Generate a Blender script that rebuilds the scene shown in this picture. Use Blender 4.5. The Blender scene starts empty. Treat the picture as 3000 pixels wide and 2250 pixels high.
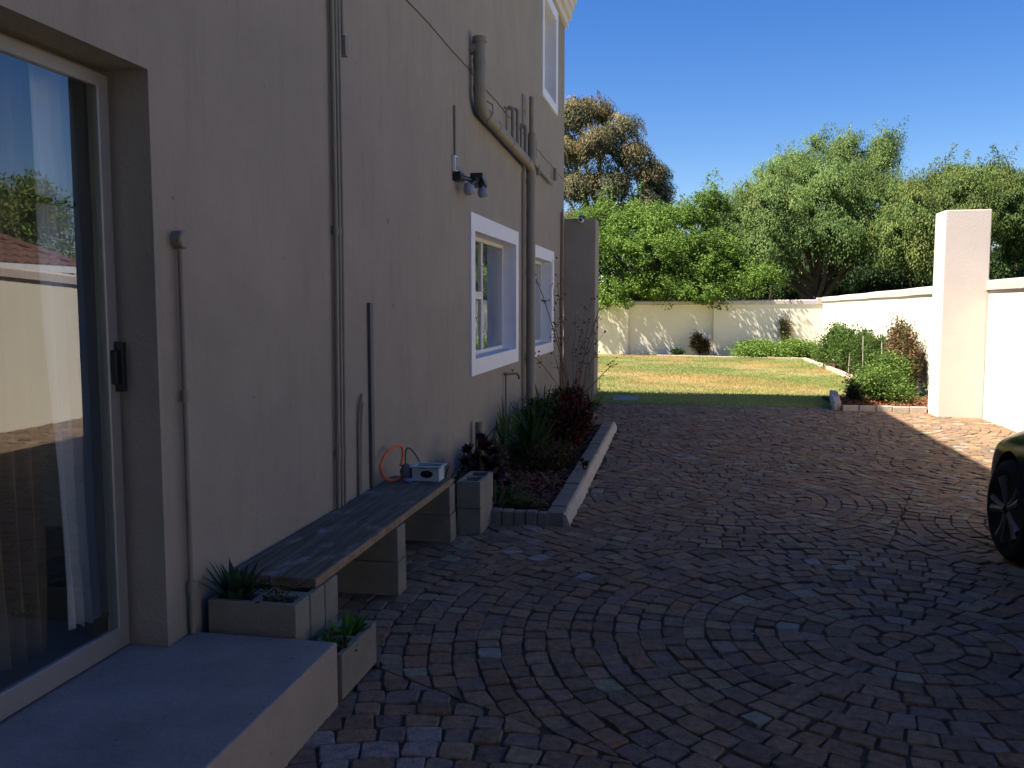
import bpy, bmesh, math, random
import numpy as np
from mathutils import Vector, Matrix
random.seed(7); RNG = np.random.default_rng(7)
C = bpy.context.scene.collection
S = bpy.context.scene
R = math.radians

# ---------------------------------------------------------------- camera, sky, sun, exposure
cam = bpy.data.cameras.new('camera'); camo = bpy.data.objects.new('camera', cam); C.objects.link(camo)
cam.sensor_width = 36.0; cam.lens = 30.92; cam.clip_start = 0.05; cam.clip_end = 3000
camo.location = (0, 0, 1.6); camo.rotation_euler = (R(90 - 5.128), 0, R(11.208))
S.camera = camo
SUN_TRAVEL = Vector((4.68, 1.75, -7.2)).normalized()
elev = math.asin(-SUN_TRAVEL.z)
W = bpy.data.worlds.new('World'); S.world = W; W.use_nodes = True
nt = W.node_tree; bg = nt.nodes['Background']
sky = nt.nodes.new('ShaderNodeTexSky'); sky.sky_type = 'NISHITA'; sky.sun_disc = False
sky.sun_elevation = elev
sky.sun_rotation = math.atan2(-SUN_TRAVEL.x, -SUN_TRAVEL.y)
sky.air_density = 1.0; sky.dust_density = 0.15; sky.ozone_density = 3.2
hs = nt.nodes.new('ShaderNodeHueSaturation'); hs.inputs['Saturation'].default_value = 1.35; hs.inputs['Hue'].default_value = .515; hs.inputs['Value'].default_value = 1.0
nt.links.new(sky.outputs[0], hs.inputs['Color']); nt.links.new(hs.outputs[0], bg.inputs[0]); bg.inputs[1].default_value = 0.052
sun = bpy.data.lights.new('sun', 'SUN'); sun.energy = 4.8; sun.angle = R(0.53); sun.color = (1, 0.9, 0.76)
suno = bpy.data.objects.new('sun', sun); C.objects.link(suno)
suno.rotation_euler = SUN_TRAVEL.to_track_quat('-Z', 'Y').to_euler(); suno.location = (-8, -4, 14)
S.view_settings.view_transform = 'Standard'; S.view_settings.look = 'None'
S.view_settings.exposure = 1.62; S.view_settings.gamma = 1.0; S.view_settings.use_curve_mapping = False
S.cycles.max_bounces = 8; S.cycles.transparent_max_bounces = 24; S.cycles.diffuse_bounces = 5
S.cycles.sample_clamp_indirect = 6

# ---------------------------------------------------------------- helpers
def tag(o, label=None, cat=None, group=None, kind=None):
    if label: o['label'] = label
    if cat: o['category'] = cat
    if group: o['group'] = group
    if kind: o['kind'] = kind
    return o
def thing(name, label, cat, loc=(0, 0, 0), group=None, rz=0):
    o = bpy.data.objects.new(name, None); C.objects.link(o); o.empty_display_size = .1
    o.location = loc; o.rotation_euler = (0, 0, rz)
    return tag(o, label, cat, group)
def mat(name, base, rough=.8, spec=.3, metal=0., bump=0., bscale=40., var=0., vscale=3., bdetail=6, stain=None, attr=False, speck=None):
    m = bpy.data.materials.new(name); m.use_nodes = True; t = m.node_tree; N = t.nodes; L = t.links
    b = N['Principled BSDF']; b.inputs['Roughness'].default_value = rough
    b.inputs['Specular IOR Level'].default_value = spec; b.inputs['Metallic'].default_value = metal
    b.inputs['Base Color'].default_value = (*base, 1)
    g = N.new('ShaderNodeNewGeometry')
    src = None
    if attr:
        a = N.new('ShaderNodeAttribute'); a.attribute_name = 'tint'; src = a.outputs['Color']
    else:
        rgb = N.new('ShaderNodeRGB'); rgb.outputs[0].default_value = (*base, 1); src = rgb.outputs[0]
    if var:
        n = N.new('ShaderNodeTexNoise'); n.inputs['Scale'].default_value = vscale; n.inputs['Detail'].default_value = 8
        n.inputs['Roughness'].default_value = .65
        L.new(g.outputs['Position'], n.inputs['Vector'])
        mr = N.new('ShaderNodeMapRange'); mr.inputs[1].default_value = .3; mr.inputs[2].default_value = .7
        mr.inputs[3].default_value = 1 - var; mr.inputs[4].default_value = 1 + var
        L.new(n.outputs[0], mr.inputs[0])
        mx = N.new('ShaderNodeVectorMath'); mx.operation = 'SCALE'
        L.new(src, mx.inputs[0]); L.new(mr.outputs[0], mx.inputs['Scale']); src = mx.outputs[0]
    if stain:
        col, sc, lo, hi, amt, stretch = stain
        mp = N.new('ShaderNodeMapping'); mp.inputs['Scale'].default_value = stretch; L.new(g.outputs['Position'], mp.inputs[0])
        n = N.new('ShaderNodeTexNoise'); n.inputs['Scale'].default_value = sc; n.inputs['Detail'].default_value = 10; n.inputs['Roughness'].default_value = .7
        L.new(mp.outputs[0], n.inputs['Vector'])
        mr = N.new('ShaderNodeMapRange'); mr.inputs[1].default_value = lo; mr.inputs[2].default_value = hi
        mr.inputs[3].default_value = 0; mr.inputs[4].default_value = amt; L.new(n.outputs[0], mr.inputs[0])
        mi = N.new('ShaderNodeMix'); mi.data_type = 'RGBA'; L.new(mr.outputs[0], mi.inputs[0]); L.new(src, mi.inputs[6])
        mi.inputs[7].default_value = (*col, 1); src = mi.outputs[2]
    if speck:
        scol, ssc, slo, samt = speck
        n = N.new('ShaderNodeTexNoise'); n.inputs['Scale'].default_value = ssc; n.inputs['Detail'].default_value = 3; L.new(g.outputs['Position'], n.inputs['Vector'])
        mr = N.new('ShaderNodeMapRange'); mr.inputs[1].default_value = slo; mr.inputs[2].default_value = slo + .03
        mr.inputs[3].default_value = 0; mr.inputs[4].default_value = samt; L.new(n.outputs[0], mr.inputs[0])
        mi = N.new('ShaderNodeMix'); mi.data_type = 'RGBA'; L.new(mr.outputs[0], mi.inputs[0]); L.new(src, mi.inputs[6]); mi.inputs[7].default_value = (*scol, 1); src = mi.outputs[2]
    L.new(src, b.inputs['Base Color'])
    if bump:
        n = N.new('ShaderNodeTexNoise'); n.inputs['Scale'].default_value = bscale; n.inputs['Detail'].default_value = bdetail
        n.inputs['Roughness'].default_value = .6
        L.new(g.outputs['Position'], n.inputs['Vector'])
        bp = N.new('ShaderNodeBump'); bp.inputs['Strength'].default_value = bump; bp.inputs['Distance'].default_value = .01
        L.new(n.outputs[0], bp.inputs['Height']); L.new(bp.outputs[0], b.inputs['Normal'])
    return m
def leafmat(name, trans=.3, rough=.6, spec=.15):
    m = bpy.data.materials.new(name); m.use_nodes = True; t = m.node_tree; N = t.nodes; L = t.links
    b = N['Principled BSDF']; b.inputs['Roughness'].default_value = rough; b.inputs['Specular IOR Level'].default_value = spec
    a = N.new('ShaderNodeAttribute'); a.attribute_name = 'tint'; L.new(a.outputs['Color'], b.inputs['Base Color'])
    tr = N.new('ShaderNodeBsdfTranslucent'); L.new(a.outputs['Color'], tr.inputs['Color'])
    mx = N.new('ShaderNodeMixShader'); mx.inputs[0].default_value = trans
    L.new(b.outputs[0], mx.inputs[1]); L.new(tr.outputs[0], mx.inputs[2]); L.new(mx.outputs[0], N['Material Output'].inputs[0])
    return m
def glassmat(name, fac=.12, tint=(.75, .8, .8)):
    m = bpy.data.materials.new(name); m.use_nodes = True; t = m.node_tree; N = t.nodes; L = t.links
    N.remove(N['Principled BSDF'])
    tr = N.new('ShaderNodeBsdfTransparent'); tr.inputs[0].default_value = (*tint, 1)
    gl = N.new('ShaderNodeBsdfGlossy'); gl.inputs['Roughness'].default_value = .0; gl.inputs[0].default_value = (.95, .97, 1, 1)
    fr = N.new('ShaderNodeFresnel'); fr.inputs[0].default_value = 1.5
    ad = N.new('ShaderNodeMath'); ad.operation = 'MULTIPLY_ADD'; ad.inputs[1].default_value = 1.7; ad.inputs[2].default_value = fac; ad.use_clamp = True
    L.new(fr.outputs[0], ad.inputs[0])
    ge = N.new('ShaderNodeNewGeometry'); fb = N.new('ShaderNodeMath'); fb.operation = 'SUBTRACT'; fb.inputs[0].default_value = 1; L.new(ge.outputs['Backfacing'], fb.inputs[1])
    fm = N.new('ShaderNodeMath'); fm.operation = 'MULTIPLY'; L.new(ad.outputs[0], fm.inputs[0]); L.new(fb.outputs[0], fm.inputs[1])
    mx = N.new('ShaderNodeMixShader'); L.new(fm.outputs[0], mx.inputs[0]); L.new(tr.outputs[0], mx.inputs[1]); L.new(gl.outputs[0], mx.inputs[2])
    L.new(mx.outputs[0], N['Material Output'].inputs[0])
    return m

class MB:
    def __init__(s): s.v = []; s.f = []; s.mi = []; s.col = []
    def add(s, vs, fs, mi=0, col=None):
        o = len(s.v); s.v += [tuple(p) for p in vs]
        for f in fs: s.f.append(tuple(i + o for i in f)); s.mi.append(mi)
        s.col += [col or (1, 1, 1)] * len(vs)
    def box(s, x0, x1, y0, y1, z0, z1, mi=0, col=None):
        v = [(x, y, z) for z in (z0, z1) for y in (y0, y1) for x in (x0, x1)]
        s.add(v, [(0, 2, 3, 1), (4, 5, 7, 6), (0, 1, 5, 4), (2, 6, 7, 3), (0, 4, 6, 2), (1, 3, 7, 5)], mi, col)
    def obox(s, M, sx, sy, sz, mi=0, col=None):
        v = [M @ Vector((x * sx / 2, y * sy / 2, z * sz / 2)) for z in (-1, 1) for y in (-1, 1) for x in (-1, 1)]
        s.add(v, [(0, 2, 3, 1), (4, 5, 7, 6), (0, 1, 5, 4), (2, 6, 7, 3), (0, 4, 6, 2), (1, 3, 7, 5)], mi, col)
    def tube(s, pts, rad, n=10, mi=0, col=None, caps=True):
        pts = [Vector(p) for p in pts]; k = len(pts)
        rad = rad if hasattr(rad, '__len__') else [rad] * k
        d0 = (pts[1] - pts[0]).normalized(); up = Vector((0, 0, 1)) if abs(d0.z) < .9 else Vector((1, 0, 0))
        nx = d0.cross(up).normalized(); vs = []
        for i, p in enumerate(pts):
            d = (pts[min(i + 1, k - 1)] - pts[max(i - 1, 0)]).normalized()
            nx = (nx - d * nx.dot(d)).normalized(); ny = d.cross(nx)
            for j in range(n):
                a = 2 * math.pi * j / n; vs.append(p + (nx * math.cos(a) + ny * math.sin(a)) * rad[i])
        fs = [(i * n + j, i * n + (j + 1) % n, (i + 1) * n + (j + 1) % n, (i + 1) * n + j) for i in range(k - 1) for j in range(n)]
        if caps: fs += [tuple(range(n))[::-1], tuple((k - 1) * n + j for j in range(n))]
        s.add(vs, fs, mi, col)
    def lathe(s, prof, M=None, n=20, mi=0, col=None):
        M = M or Matrix(); vs = []
        for r, z in prof:
            for j in range(n):
                a = 2 * math.pi * j / n; vs.append(M @ Vector((r * math.cos(a), r * math.sin(a), z)))
        k = len(prof)
        fs = [(i * n + j, i * n + (j + 1) % n, (i + 1) * n + (j + 1) % n, (i + 1) * n + j) for i in range(k - 1) for j in range(n)]
        if prof[0][0] > 1e-4: fs.append(tuple(range(n))[::-1])
        if prof[-1][0] > 1e-4: fs.append(tuple((k - 1) * n + j for j in range(n)))
        s.add(vs, fs, mi, col)
    def sphere(s, c, r, n=12, mi=0, col=None, sc=(1, 1, 1)):
        M = Matrix.Translation(c) @ Matrix.Diagonal((*sc, 1))
        pr = [(max(1e-5, r * math.sin(math.pi * i / 8)), -r * math.cos(math.pi * i / 8)) for i in range(9)]
        s.lathe(pr, M, n, mi, col)
    def voxels(s, xs, ys, zs, solid, mi=0, mfn=None):
        nx, ny, nz = len(xs) - 1, len(ys) - 1, len(zs) - 1
        g = [[[bool(solid((xs[i] + xs[i+1]) / 2, (ys[j] + ys[j+1]) / 2, (zs[k] + zs[k+1]) / 2)) for k in range(nz)] for j in range(ny)] for i in range(nx)]
        ok = lambda i, j, k: 0 <= i < nx and 0 <= j < ny and 0 <= k < nz and g[i][j][k]
        for i in range(nx):
            for j in range(ny):
                for k in range(nz):
                    if not g[i][j][k]: continue
                    x0, x1, y0, y1, z0, z1 = xs[i], xs[i+1], ys[j], ys[j+1], zs[k], zs[k+1]
                    for (di, dj, dk), q in (((-1,0,0), [(x0,y0,z0),(x0,y0,z1),(x0,y1,z1),(x0,y1,z0)]), ((1,0,0), [(x1,y0,z0),(x1,y1,z0),(x1,y1,z1),(x1,y0,z1)]),
                        ((0,-1,0), [(x0,y0,z0),(x1,y0,z0),(x1,y0,z1),(x0,y0,z1)]), ((0,1,0), [(x0,y1,z0),(x0,y1,z1),(x1,y1,z1),(x1,y1,z0)]),
                        ((0,0,-1), [(x0,y0,z0),(x0,y1,z0),(x1,y1,z0),(x1,y0,z0)]), ((0,0,1), [(x0,y0,z1),(x1,y0,z1),(x1,y1,z1),(x0,y1,z1)])):
                        if not ok(i+di, j+dj, k+dk): s.add(q, [(0, 1, 2, 3)], mfn((di, dj, dk)) if mfn else mi)
    def build(s, name, mats, parent=None, bevel=0., smooth=False, weld=False, seg=2, loc=None, colors=False):
        me = bpy.data.meshes.new(name); me.from_pydata(s.v, [], s.f)
        mats = mats if isinstance(mats, (list, tuple)) else [mats]
        for m in mats: me.materials.append(m)
        me.polygons.foreach_set('material_index', s.mi)
        if colors:
            ca = me.color_attributes.new('tint', 'FLOAT_COLOR', 'POINT')
            arr = np.ones((len(s.v), 4), np.float32); arr[:, :3] = s.col; ca.data.foreach_set('color', arr.ravel())
        if weld or bevel:
            bm = bmesh.new(); bm.from_mesh(me)
            bmesh.ops.remove_doubles(bm, verts=bm.verts, dist=1e-5)
            if bevel:
                ed = [e for e in bm.edges if e.is_manifold and e.calc_face_angle(0) > .5]
                bmesh.ops.bevel(bm, geom=ed, offset=bevel, segments=seg, affect='EDGES', profile=.6, clamp_overlap=True)
            bm.to_mesh(me); bm.free()
        if smooth:
            me.polygons.foreach_set('use_smooth', [True] * len(me.polygons))
            try: me.set_sharp_from_angle(angle=R(40))
            except Exception: pass
        o = bpy.data.objects.new(name, me); C.objects.link(o)
        if loc is not None:
            me.transform(Matrix.Translation(-Vector(loc))); o.location = loc
        if parent is not None: o.parent = parent
        me.update(); return o
def local(parent, *p): return p

def leafmesh(name, base, dirs, nrm, L_, Wd, cols, m, parent=None, fold=.15):
    """diamond shaped leaves: base, side, tip, side; all arrays"""
    n = len(base); side = np.cross(dirs, nrm); side /= np.linalg.norm(side, axis=1, keepdims=True) + 1e-9
    up = np.cross(side, dirs); mid = base + dirs * (L_ * .45)[:, None]
    v = np.empty((n, 4, 3), np.float32)
    v[:, 0] = base; v[:, 1] = mid + side * (Wd / 2)[:, None] + up * (Wd * fold)[:, None]
    v[:, 2] = base + dirs * L_[:, None]; v[:, 3] = mid - side * (Wd / 2)[:, None] + up * (Wd * fold)[:, None]
    me = bpy.data.meshes.new(name)
    me.vertices.add(n * 4); me.vertices.foreach_set('co', v.ravel())
    me.loops.add(n * 4); me.loops.foreach_set('vertex_index', np.arange(n * 4, dtype=np.int32))
    me.polygons.add(n); me.polygons.foreach_set('loop_start', np.arange(0, n * 4, 4, dtype=np.int32))
    ca = me.color_attributes.new('tint', 'FLOAT_COLOR', 'POINT')
    c = np.ones((n, 4, 4), np.float32); c[:, :, :3] = cols[:, None, :]; ca.data.foreach_set('color', c.ravel())
    me.materials.append(m); me.update(calc_edges=True); me.validate()
    o = bpy.data.objects.new(name, me); C.objects.link(o)
    if parent is not None: o.parent = parent
    return o
def unit(a): return a / (np.linalg.norm(a, axis=1, keepdims=True) + 1e-9)

# ---------------------------------------------------------------- materials
M_HOUSE = mat('house_plaster', (.295, .260, .209), .9, .15, bump=.5, bscale=48, var=.08, vscale=2.2, bdetail=14, stain=((.185, .165, .125), 7, .52, .80, .5, (1, 1.6, .2)), speck=((.10, .085, .07), 16, .735, .7))
M_CREAM = mat('cream_plaster', (.74, .70, .585), .9, .1, bump=.25, bscale=30, var=.03, vscale=1.2, stain=((.5, .46, .38), 3.0, .62, .85, .35, (1, 1, .3)))
M_COPE = mat('coping_plaster', (.50, .44, .395), .9, .1, bump=.3, bscale=25, var=.08, vscale=2)
M_PILLAR = mat('pillar_plaster', (.64, .575, .525), .9, .1, bump=.25, bscale=30, var=.04)
M_WHITE = mat('white_paint', (.72, .73, .76), .55, .3, bump=.08, bscale=60, var=.05, vscale=6)
M_SASH = mat('sash_paint', (.62, .60, .56), .5, .35, var=.05)
M_ALU = mat('champagne_aluminium', (.27, .26, .25), .42, .45, metal=.35, var=.04, vscale=9)
M_BLACK = mat('black_plastic', (.012, .012, .014), .35, .5)
M_PIPE = mat('painted_pipe', (.225, .202, .155), .6, .3, var=.09, vscale=5, bump=.1, bscale=60)
M_TRUNK_D = mat('grey_trunking', (.10, .095, .09), .6, .3, var=.05)
M_CONC = mat('block_concrete', (.235, .22, .175), .95, .1, bump=.8, bscale=110, var=.14, vscale=7, stain=((.13, .13, .11), 6, .55, .8, .5, (1, 1, .5)))
M_STEP = mat('step_screed', (.25, .225, .205), .7, .25, bump=.5, bscale=45, var=.22, vscale=3.0, speck=((.10, .09, .08), 30, .70, .6), stain=((.25, .27, .31), 5, .58, .8, .35, (1, 1, 1)))
M_KERB = mat('kerb_concrete', (.20, .18, .145), .95, .1, bump=.8, bscale=70, var=.12, vscale=8)
M_MORTAR = mat('kerb_mortar', (.44, .38, .31), .95, .1, bump=1., bscale=60, var=.15, vscale=10)
M_SOIL = mat('joint_soil', (.095, .075, .055), .98, .05, bump=1., bscale=50, var=.3, vscale=8)
M_MULCH = mat('mulch_soil', (.07, .036, .025), .95, .05, bump=1., bscale=60, var=.4, vscale=12)
M_CHIP = mat('bark_chip', (.1, .05, .03), .9, .1, attr=True)
M_SETT = mat('sett_stone', (1, 1, 1), .85, .12, bump=1., bscale=90, var=.36, vscale=26, attr=True, stain=((.40, .38, .37), 9, .64, .78, .35, (1, 1, 1)))
M_LAWN = mat('lawn_soil', (.24, .23, .08), .95, .05, bump=.6, bscale=40, var=.35, vscale=1.6, stain=((.42, .31, .15), .8, .48, .62, .8, (1, .6, 1)))
M_EARTH = mat('far_earth', (.09, .10, .045), .95, .05, var=.3, vscale=.3)
M_LEAF = leafmat('leaf'); M_GRASS = leafmat('grass_blade', .35, .6, .2); M_SUCC = leafmat('succulent_leaf', .12, .4, .4)
M_BARK = mat('bark', (.10, .075, .055), .95, .1, bump=.8, bscale=20, var=.3, vscale=4)
M_BARKP = mat('pale_bark', (.30, .26, .21), .9, .1, bump=.5, bscale=12, var=.3, vscale=2)
M_GLASS = glassmat('door_glass', .06, (.88, .9, .9)); M_WGLASS = glassmat('window_glass', .03, (.88, .9, .9))
M_ROOM = mat('room_plaster', (.3, .28, .25), .9, .1); M_FLOOR = mat('room_floor', (.12, .10, .085), .5, .3)
M_SHEER = mat('sheer_cloth', (.80, .81, .86), .9, .1, bump=.3, bscale=200)
M_BROWNC = mat('brown_cloth', (.20, .15, .10), .95, .05, bump=.3, bscale=200)
M_BLUEC = mat('blue_cloth', (.42, .46, .55), .9, .05)
M_TILE = mat('roof_tile_clay', (.135, .075, .06), .85, .15, var=.25, vscale=3, bump=.3)
M_ORANGE = mat('orange_hose', (.75, .14, .035), .4, .4); M_GREENH = mat('green_hose', (.05, .07, .025), .4, .4)
M_AQUA = mat('pale_aqua_plastic', (.36, .46, .47), .45, .4, var=.06); M_STONE = mat('grey_stone', (.14, .13, .14), .7, .3, var=.2, vscale=20, bump=.5)
M_BRASS = mat('old_brass', (.16, .12, .06), .4, .5, metal=.8, var=.2, vscale=30)
M_BULB = mat('lamp_glass', (.30, .29, .31), .12, .5); M_WPLAST = mat('white_plastic', (.7, .7, .7), .4, .4)
M_CABLE = mat('cable', (.03, .028, .027), .6, .3); M_RUST = mat('reddish_cable', (.16, .07, .05), .6, .3)
M_TYRE = mat('tyre_rubber', (.012, .012, .012), .85, .2, bump=.3, bscale=80)
M_RIM = mat('alloy', (.10, .10, .11), .38, .5, metal=.6); M_CARG = mat('car_window', (.03, .034, .038), .03, .8)
M_CAR = mat('dark_green_paint', (.0025, .0045, .0035), .14, .12)
M_CAR.node_tree.nodes['Principled BSDF'].inputs['IOR'].default_value = 1.25
M_CAR.node_tree.nodes['Principled BSDF'].inputs['Coat Weight'].default_value = 0.
M_CAR.node_tree.nodes['Principled BSDF'].inputs['Coat Roughness'].default_value = .03
M_LAMP = mat('headlight_lens', (.5, .52, .55), .1, .5, metal=.4); M_TAIL = mat('tail_light_lens', (.3, .01, .01), .15, .5)
def woodmat():
    m = mat('weathered_board', (.1, .09, .08), .75, .25, bump=0); t = m.node_tree; N = t.nodes; L = t.links
    b = N['Principled BSDF']; g = N.new('ShaderNodeNewGeometry'); mp = N.new('ShaderNodeMapping'); mp.inputs['Scale'].default_value = (28, 1.6, 28)
    L.new(g.outputs['Position'], mp.inputs[0])
    n = N.new('ShaderNodeTexNoise'); n.inputs['Scale'].default_value = 1.4; n.inputs['Detail'].default_value = 10; n.inputs['Distortion'].default_value = .6
    L.new(mp.outputs[0], n.inputs['Vector'])
    cr = N.new('ShaderNodeValToRGB'); L.new(n.outputs[0], cr.inputs[0]); e = cr.color_ramp.elements
    e[0].position = .3; e[0].color = (.065, .056, .038, 1); e[1].position = .7; e[1].color = (.17, .152, .115, 1)
    n2 = N.new('ShaderNodeTexNoise'); n2.inputs['Scale'].default_value = 4.5; n2.inputs['Detail'].default_value = 9; n2.inputs['Roughness'].default_value = .7
    mp2 = N.new('ShaderNodeMapping'); mp2.inputs['Scale'].default_value = (1.6, .8, 1); L.new(g.outputs['Position'], mp2.inputs[0]); L.new(mp2.outputs[0], n2.inputs['Vector'])
    mr = N.new('ShaderNodeMapRange'); mr.inputs[1].default_value = .55; mr.inputs[2].default_value = .68; mr.inputs[3].default_value = 0; mr.inputs[4].default_value = .75; L.new(n2.outputs[0], mr.inputs[0])
    mi = N.new('ShaderNodeMix'); mi.data_type = 'RGBA'; L.new(mr.outputs[0], mi.inputs[0]); L.new(cr.outputs[0], mi.inputs[6]); mi.inputs[7].default_value = (.33, .31, .30, 1)
    L.new(mi.outputs[2], b.inputs['Base Color'])
    bp = N.new('ShaderNodeBump'); bp.inputs['Strength'].default_value = .6; bp.inputs['Distance'].default_value = .006; L.new(n.outputs[0], bp.inputs['Height']); L.new(bp.outputs[0], b.inputs['Normal'])
    return m
M_WOOD = woodmat()
M_WOODE = mat('raw_board_edge', (.27, .19, .12), .85, .15, bump=.5, bscale=60, var=.3, vscale=14, stain=((.10, .07, .05), 14, .5, .7, .7, (1, .3, 1)))

WX = -1.98       # face of the house wall
WE = 14.3        # its far end

# ---------------------------------------------------------------- ground
mb = MB(); mb.add([(-1500, -1500, -.09), (1500, -1500, -.09), (1500, 1500, -.09), (-1500, 1500, -.09)], [(0, 1, 2, 3)])
tag(mb.build('ground', M_EARTH), 'earth around the yard', None, kind='structure')
# lawn sheet
def grid_sheet(x0, x1, y0, y1, z, nx, ny, amp=0.):
    mb = MB(); vs = []
    for j in range(ny + 1):
        for i in range(nx + 1):
            x = x0 + (x1 - x0) * i / nx; y = y0 + (y1 - y0) * j / ny
            vs.append((x, y, z + amp * (math.sin(x * 2.1 + y * .7) + math.sin(y * 1.7 - x))))
    mb.add(vs, [(j * (nx + 1) + i, j * (nx + 1) + i + 1, (j + 1) * (nx + 1) + i + 1, (j + 1) * (nx + 1) + i) for j in range(ny) for i in range(nx)])
    return mb
tag(grid_sheet(-7.5, 4.15, 14.36, 29.1, -.012, 40, 50, .006).build('lawn', M_LAWN, smooth=True), 'patchy lawn in front of the boundary wall', None, kind='structure')
def fbm(x, y, s, seed=0):
    v = np.zeros_like(x); a = 1.; k = s
    for o in range(4):
        ph = seed * 1.7 + o * 2.3
        v += a * (np.sin(x * k + ph + 1.7 * np.sin(y * k * .7 + ph)) * np.cos(y * k * 1.1 - ph + 1.3 * np.sin(x * k * .6)))
        a *= .55; k *= 1.93
    return v / 1.8
# grass blades
n = 190000
gx = RNG.uniform(-4.2, 4.0, n); gy = 14.37 + (RNG.uniform(0, 1, n) ** 1.25) * 14.5
keep = ~((gx > 2.28) & (gy < 15.9)) & ~((gx > 3.45 + 0 * gy) & (gy > 15.9))
keep &= ~((gx > -1.22) & (gx < -.77) & (gy > 14.68) & (gy < 15.38))
keep &= ~((gx < -1.44) & (gy < 14.9))
gx, gy = gx[keep], gy[keep]; n = len(gx)
ang = RNG.uniform(0, 2 * np.pi, n); dirs = np.stack([np.cos(ang) * .55, np.sin(ang) * .55, np.ones(n)], 1); dirs = unit(dirs)
nr = unit(np.stack([np.cos(ang + 1.2), np.sin(ang + 1.2), np.zeros(n)], 1))
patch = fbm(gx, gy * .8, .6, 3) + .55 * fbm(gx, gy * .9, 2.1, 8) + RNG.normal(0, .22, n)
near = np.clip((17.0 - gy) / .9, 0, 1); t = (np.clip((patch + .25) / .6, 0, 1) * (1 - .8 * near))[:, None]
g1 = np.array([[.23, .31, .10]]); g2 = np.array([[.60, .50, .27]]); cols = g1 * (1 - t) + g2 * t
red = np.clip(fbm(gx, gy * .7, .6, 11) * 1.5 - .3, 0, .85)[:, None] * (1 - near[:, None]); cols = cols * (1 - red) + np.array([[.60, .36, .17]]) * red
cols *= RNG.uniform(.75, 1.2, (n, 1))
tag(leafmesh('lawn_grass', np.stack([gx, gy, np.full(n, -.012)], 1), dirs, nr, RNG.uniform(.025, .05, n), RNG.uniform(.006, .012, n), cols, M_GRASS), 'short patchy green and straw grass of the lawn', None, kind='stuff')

# ---------------------------------------------------------------- driveway of setts laid in circles
centres = [(1.05, 4.35), (.35, 7.5), (.95, 10.3), (3.1, 9.3), (2.95, 6.7), (2.4, 12.6), (-.7, 12.7), (-1.6, 9.0), (3.9, 3.9), (-.6, 1.2), (2.6, 1.0), (-1.0, -1.6), (1.6, -1.9), (3.9, -1.2), (.3, -4.2), (3.2, -4.4)]
PX0, PX1, PY0, PY1 = WX, 4.13, -2.95, 14.34
drive = MB(); drive.add([(PX0 - .02, PY0, -.0125), (4.2, PY0, -.0125), (4.2, PY1 + .03, -.0125), (PX0 - .02, PY1 + .03, -.0125)], [(0, 1, 2, 3)])
drive = drive.build('driveway', M_SOIL); tag(drive, 'driveway paved with dark stone setts in circles', None, kind='structure')
def clip(poly, nx, ny, c):        # keep nx*x+ny*y <= c
    out = []
    for i in range(len(poly)):
        a, b = poly[i], poly[(i + 1) % len(poly)]
        da, db = nx * a[0] + ny * a[1] - c, nx * b[0] + ny * b[1] - c
        if da <= 0: out.append(a)
        if (da < 0 < db) or (db < 0 < da):
            t = da / (da - db); out.append((a[0] + (b[0] - a[0]) * t, a[1] + (b[1] - a[1]) * t))
    return out
def area(p): return .5 * abs(sum(p[i][0] * p[(i + 1) % len(p)][1] - p[(i + 1) % len(p)][0] * p[i][1] for i in range(len(p))))
PAL = [((.135, .092, .075), 8), ((.155, .115, .095), 9), ((.115, .085, .078), 7), ((.12, .095, .105), 4), ((.18, .135, .11), 4), ((.175, .105, .08), 5), ((.10, .078, .074), 4), ((.235, .19, .155), 1.3), ((.26, .255, .27), .2), ((.14, .115, .125), 1.5)]
PAL = [(tuple(.72 * v + .28 * q for v, q in zip(p, (.13, .108, .097))), w) if w > 1 else (p, w) for p, w in PAL]; pc = [p for p, w in PAL]; pw = [w for p, w in PAL]
setts = []
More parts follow.
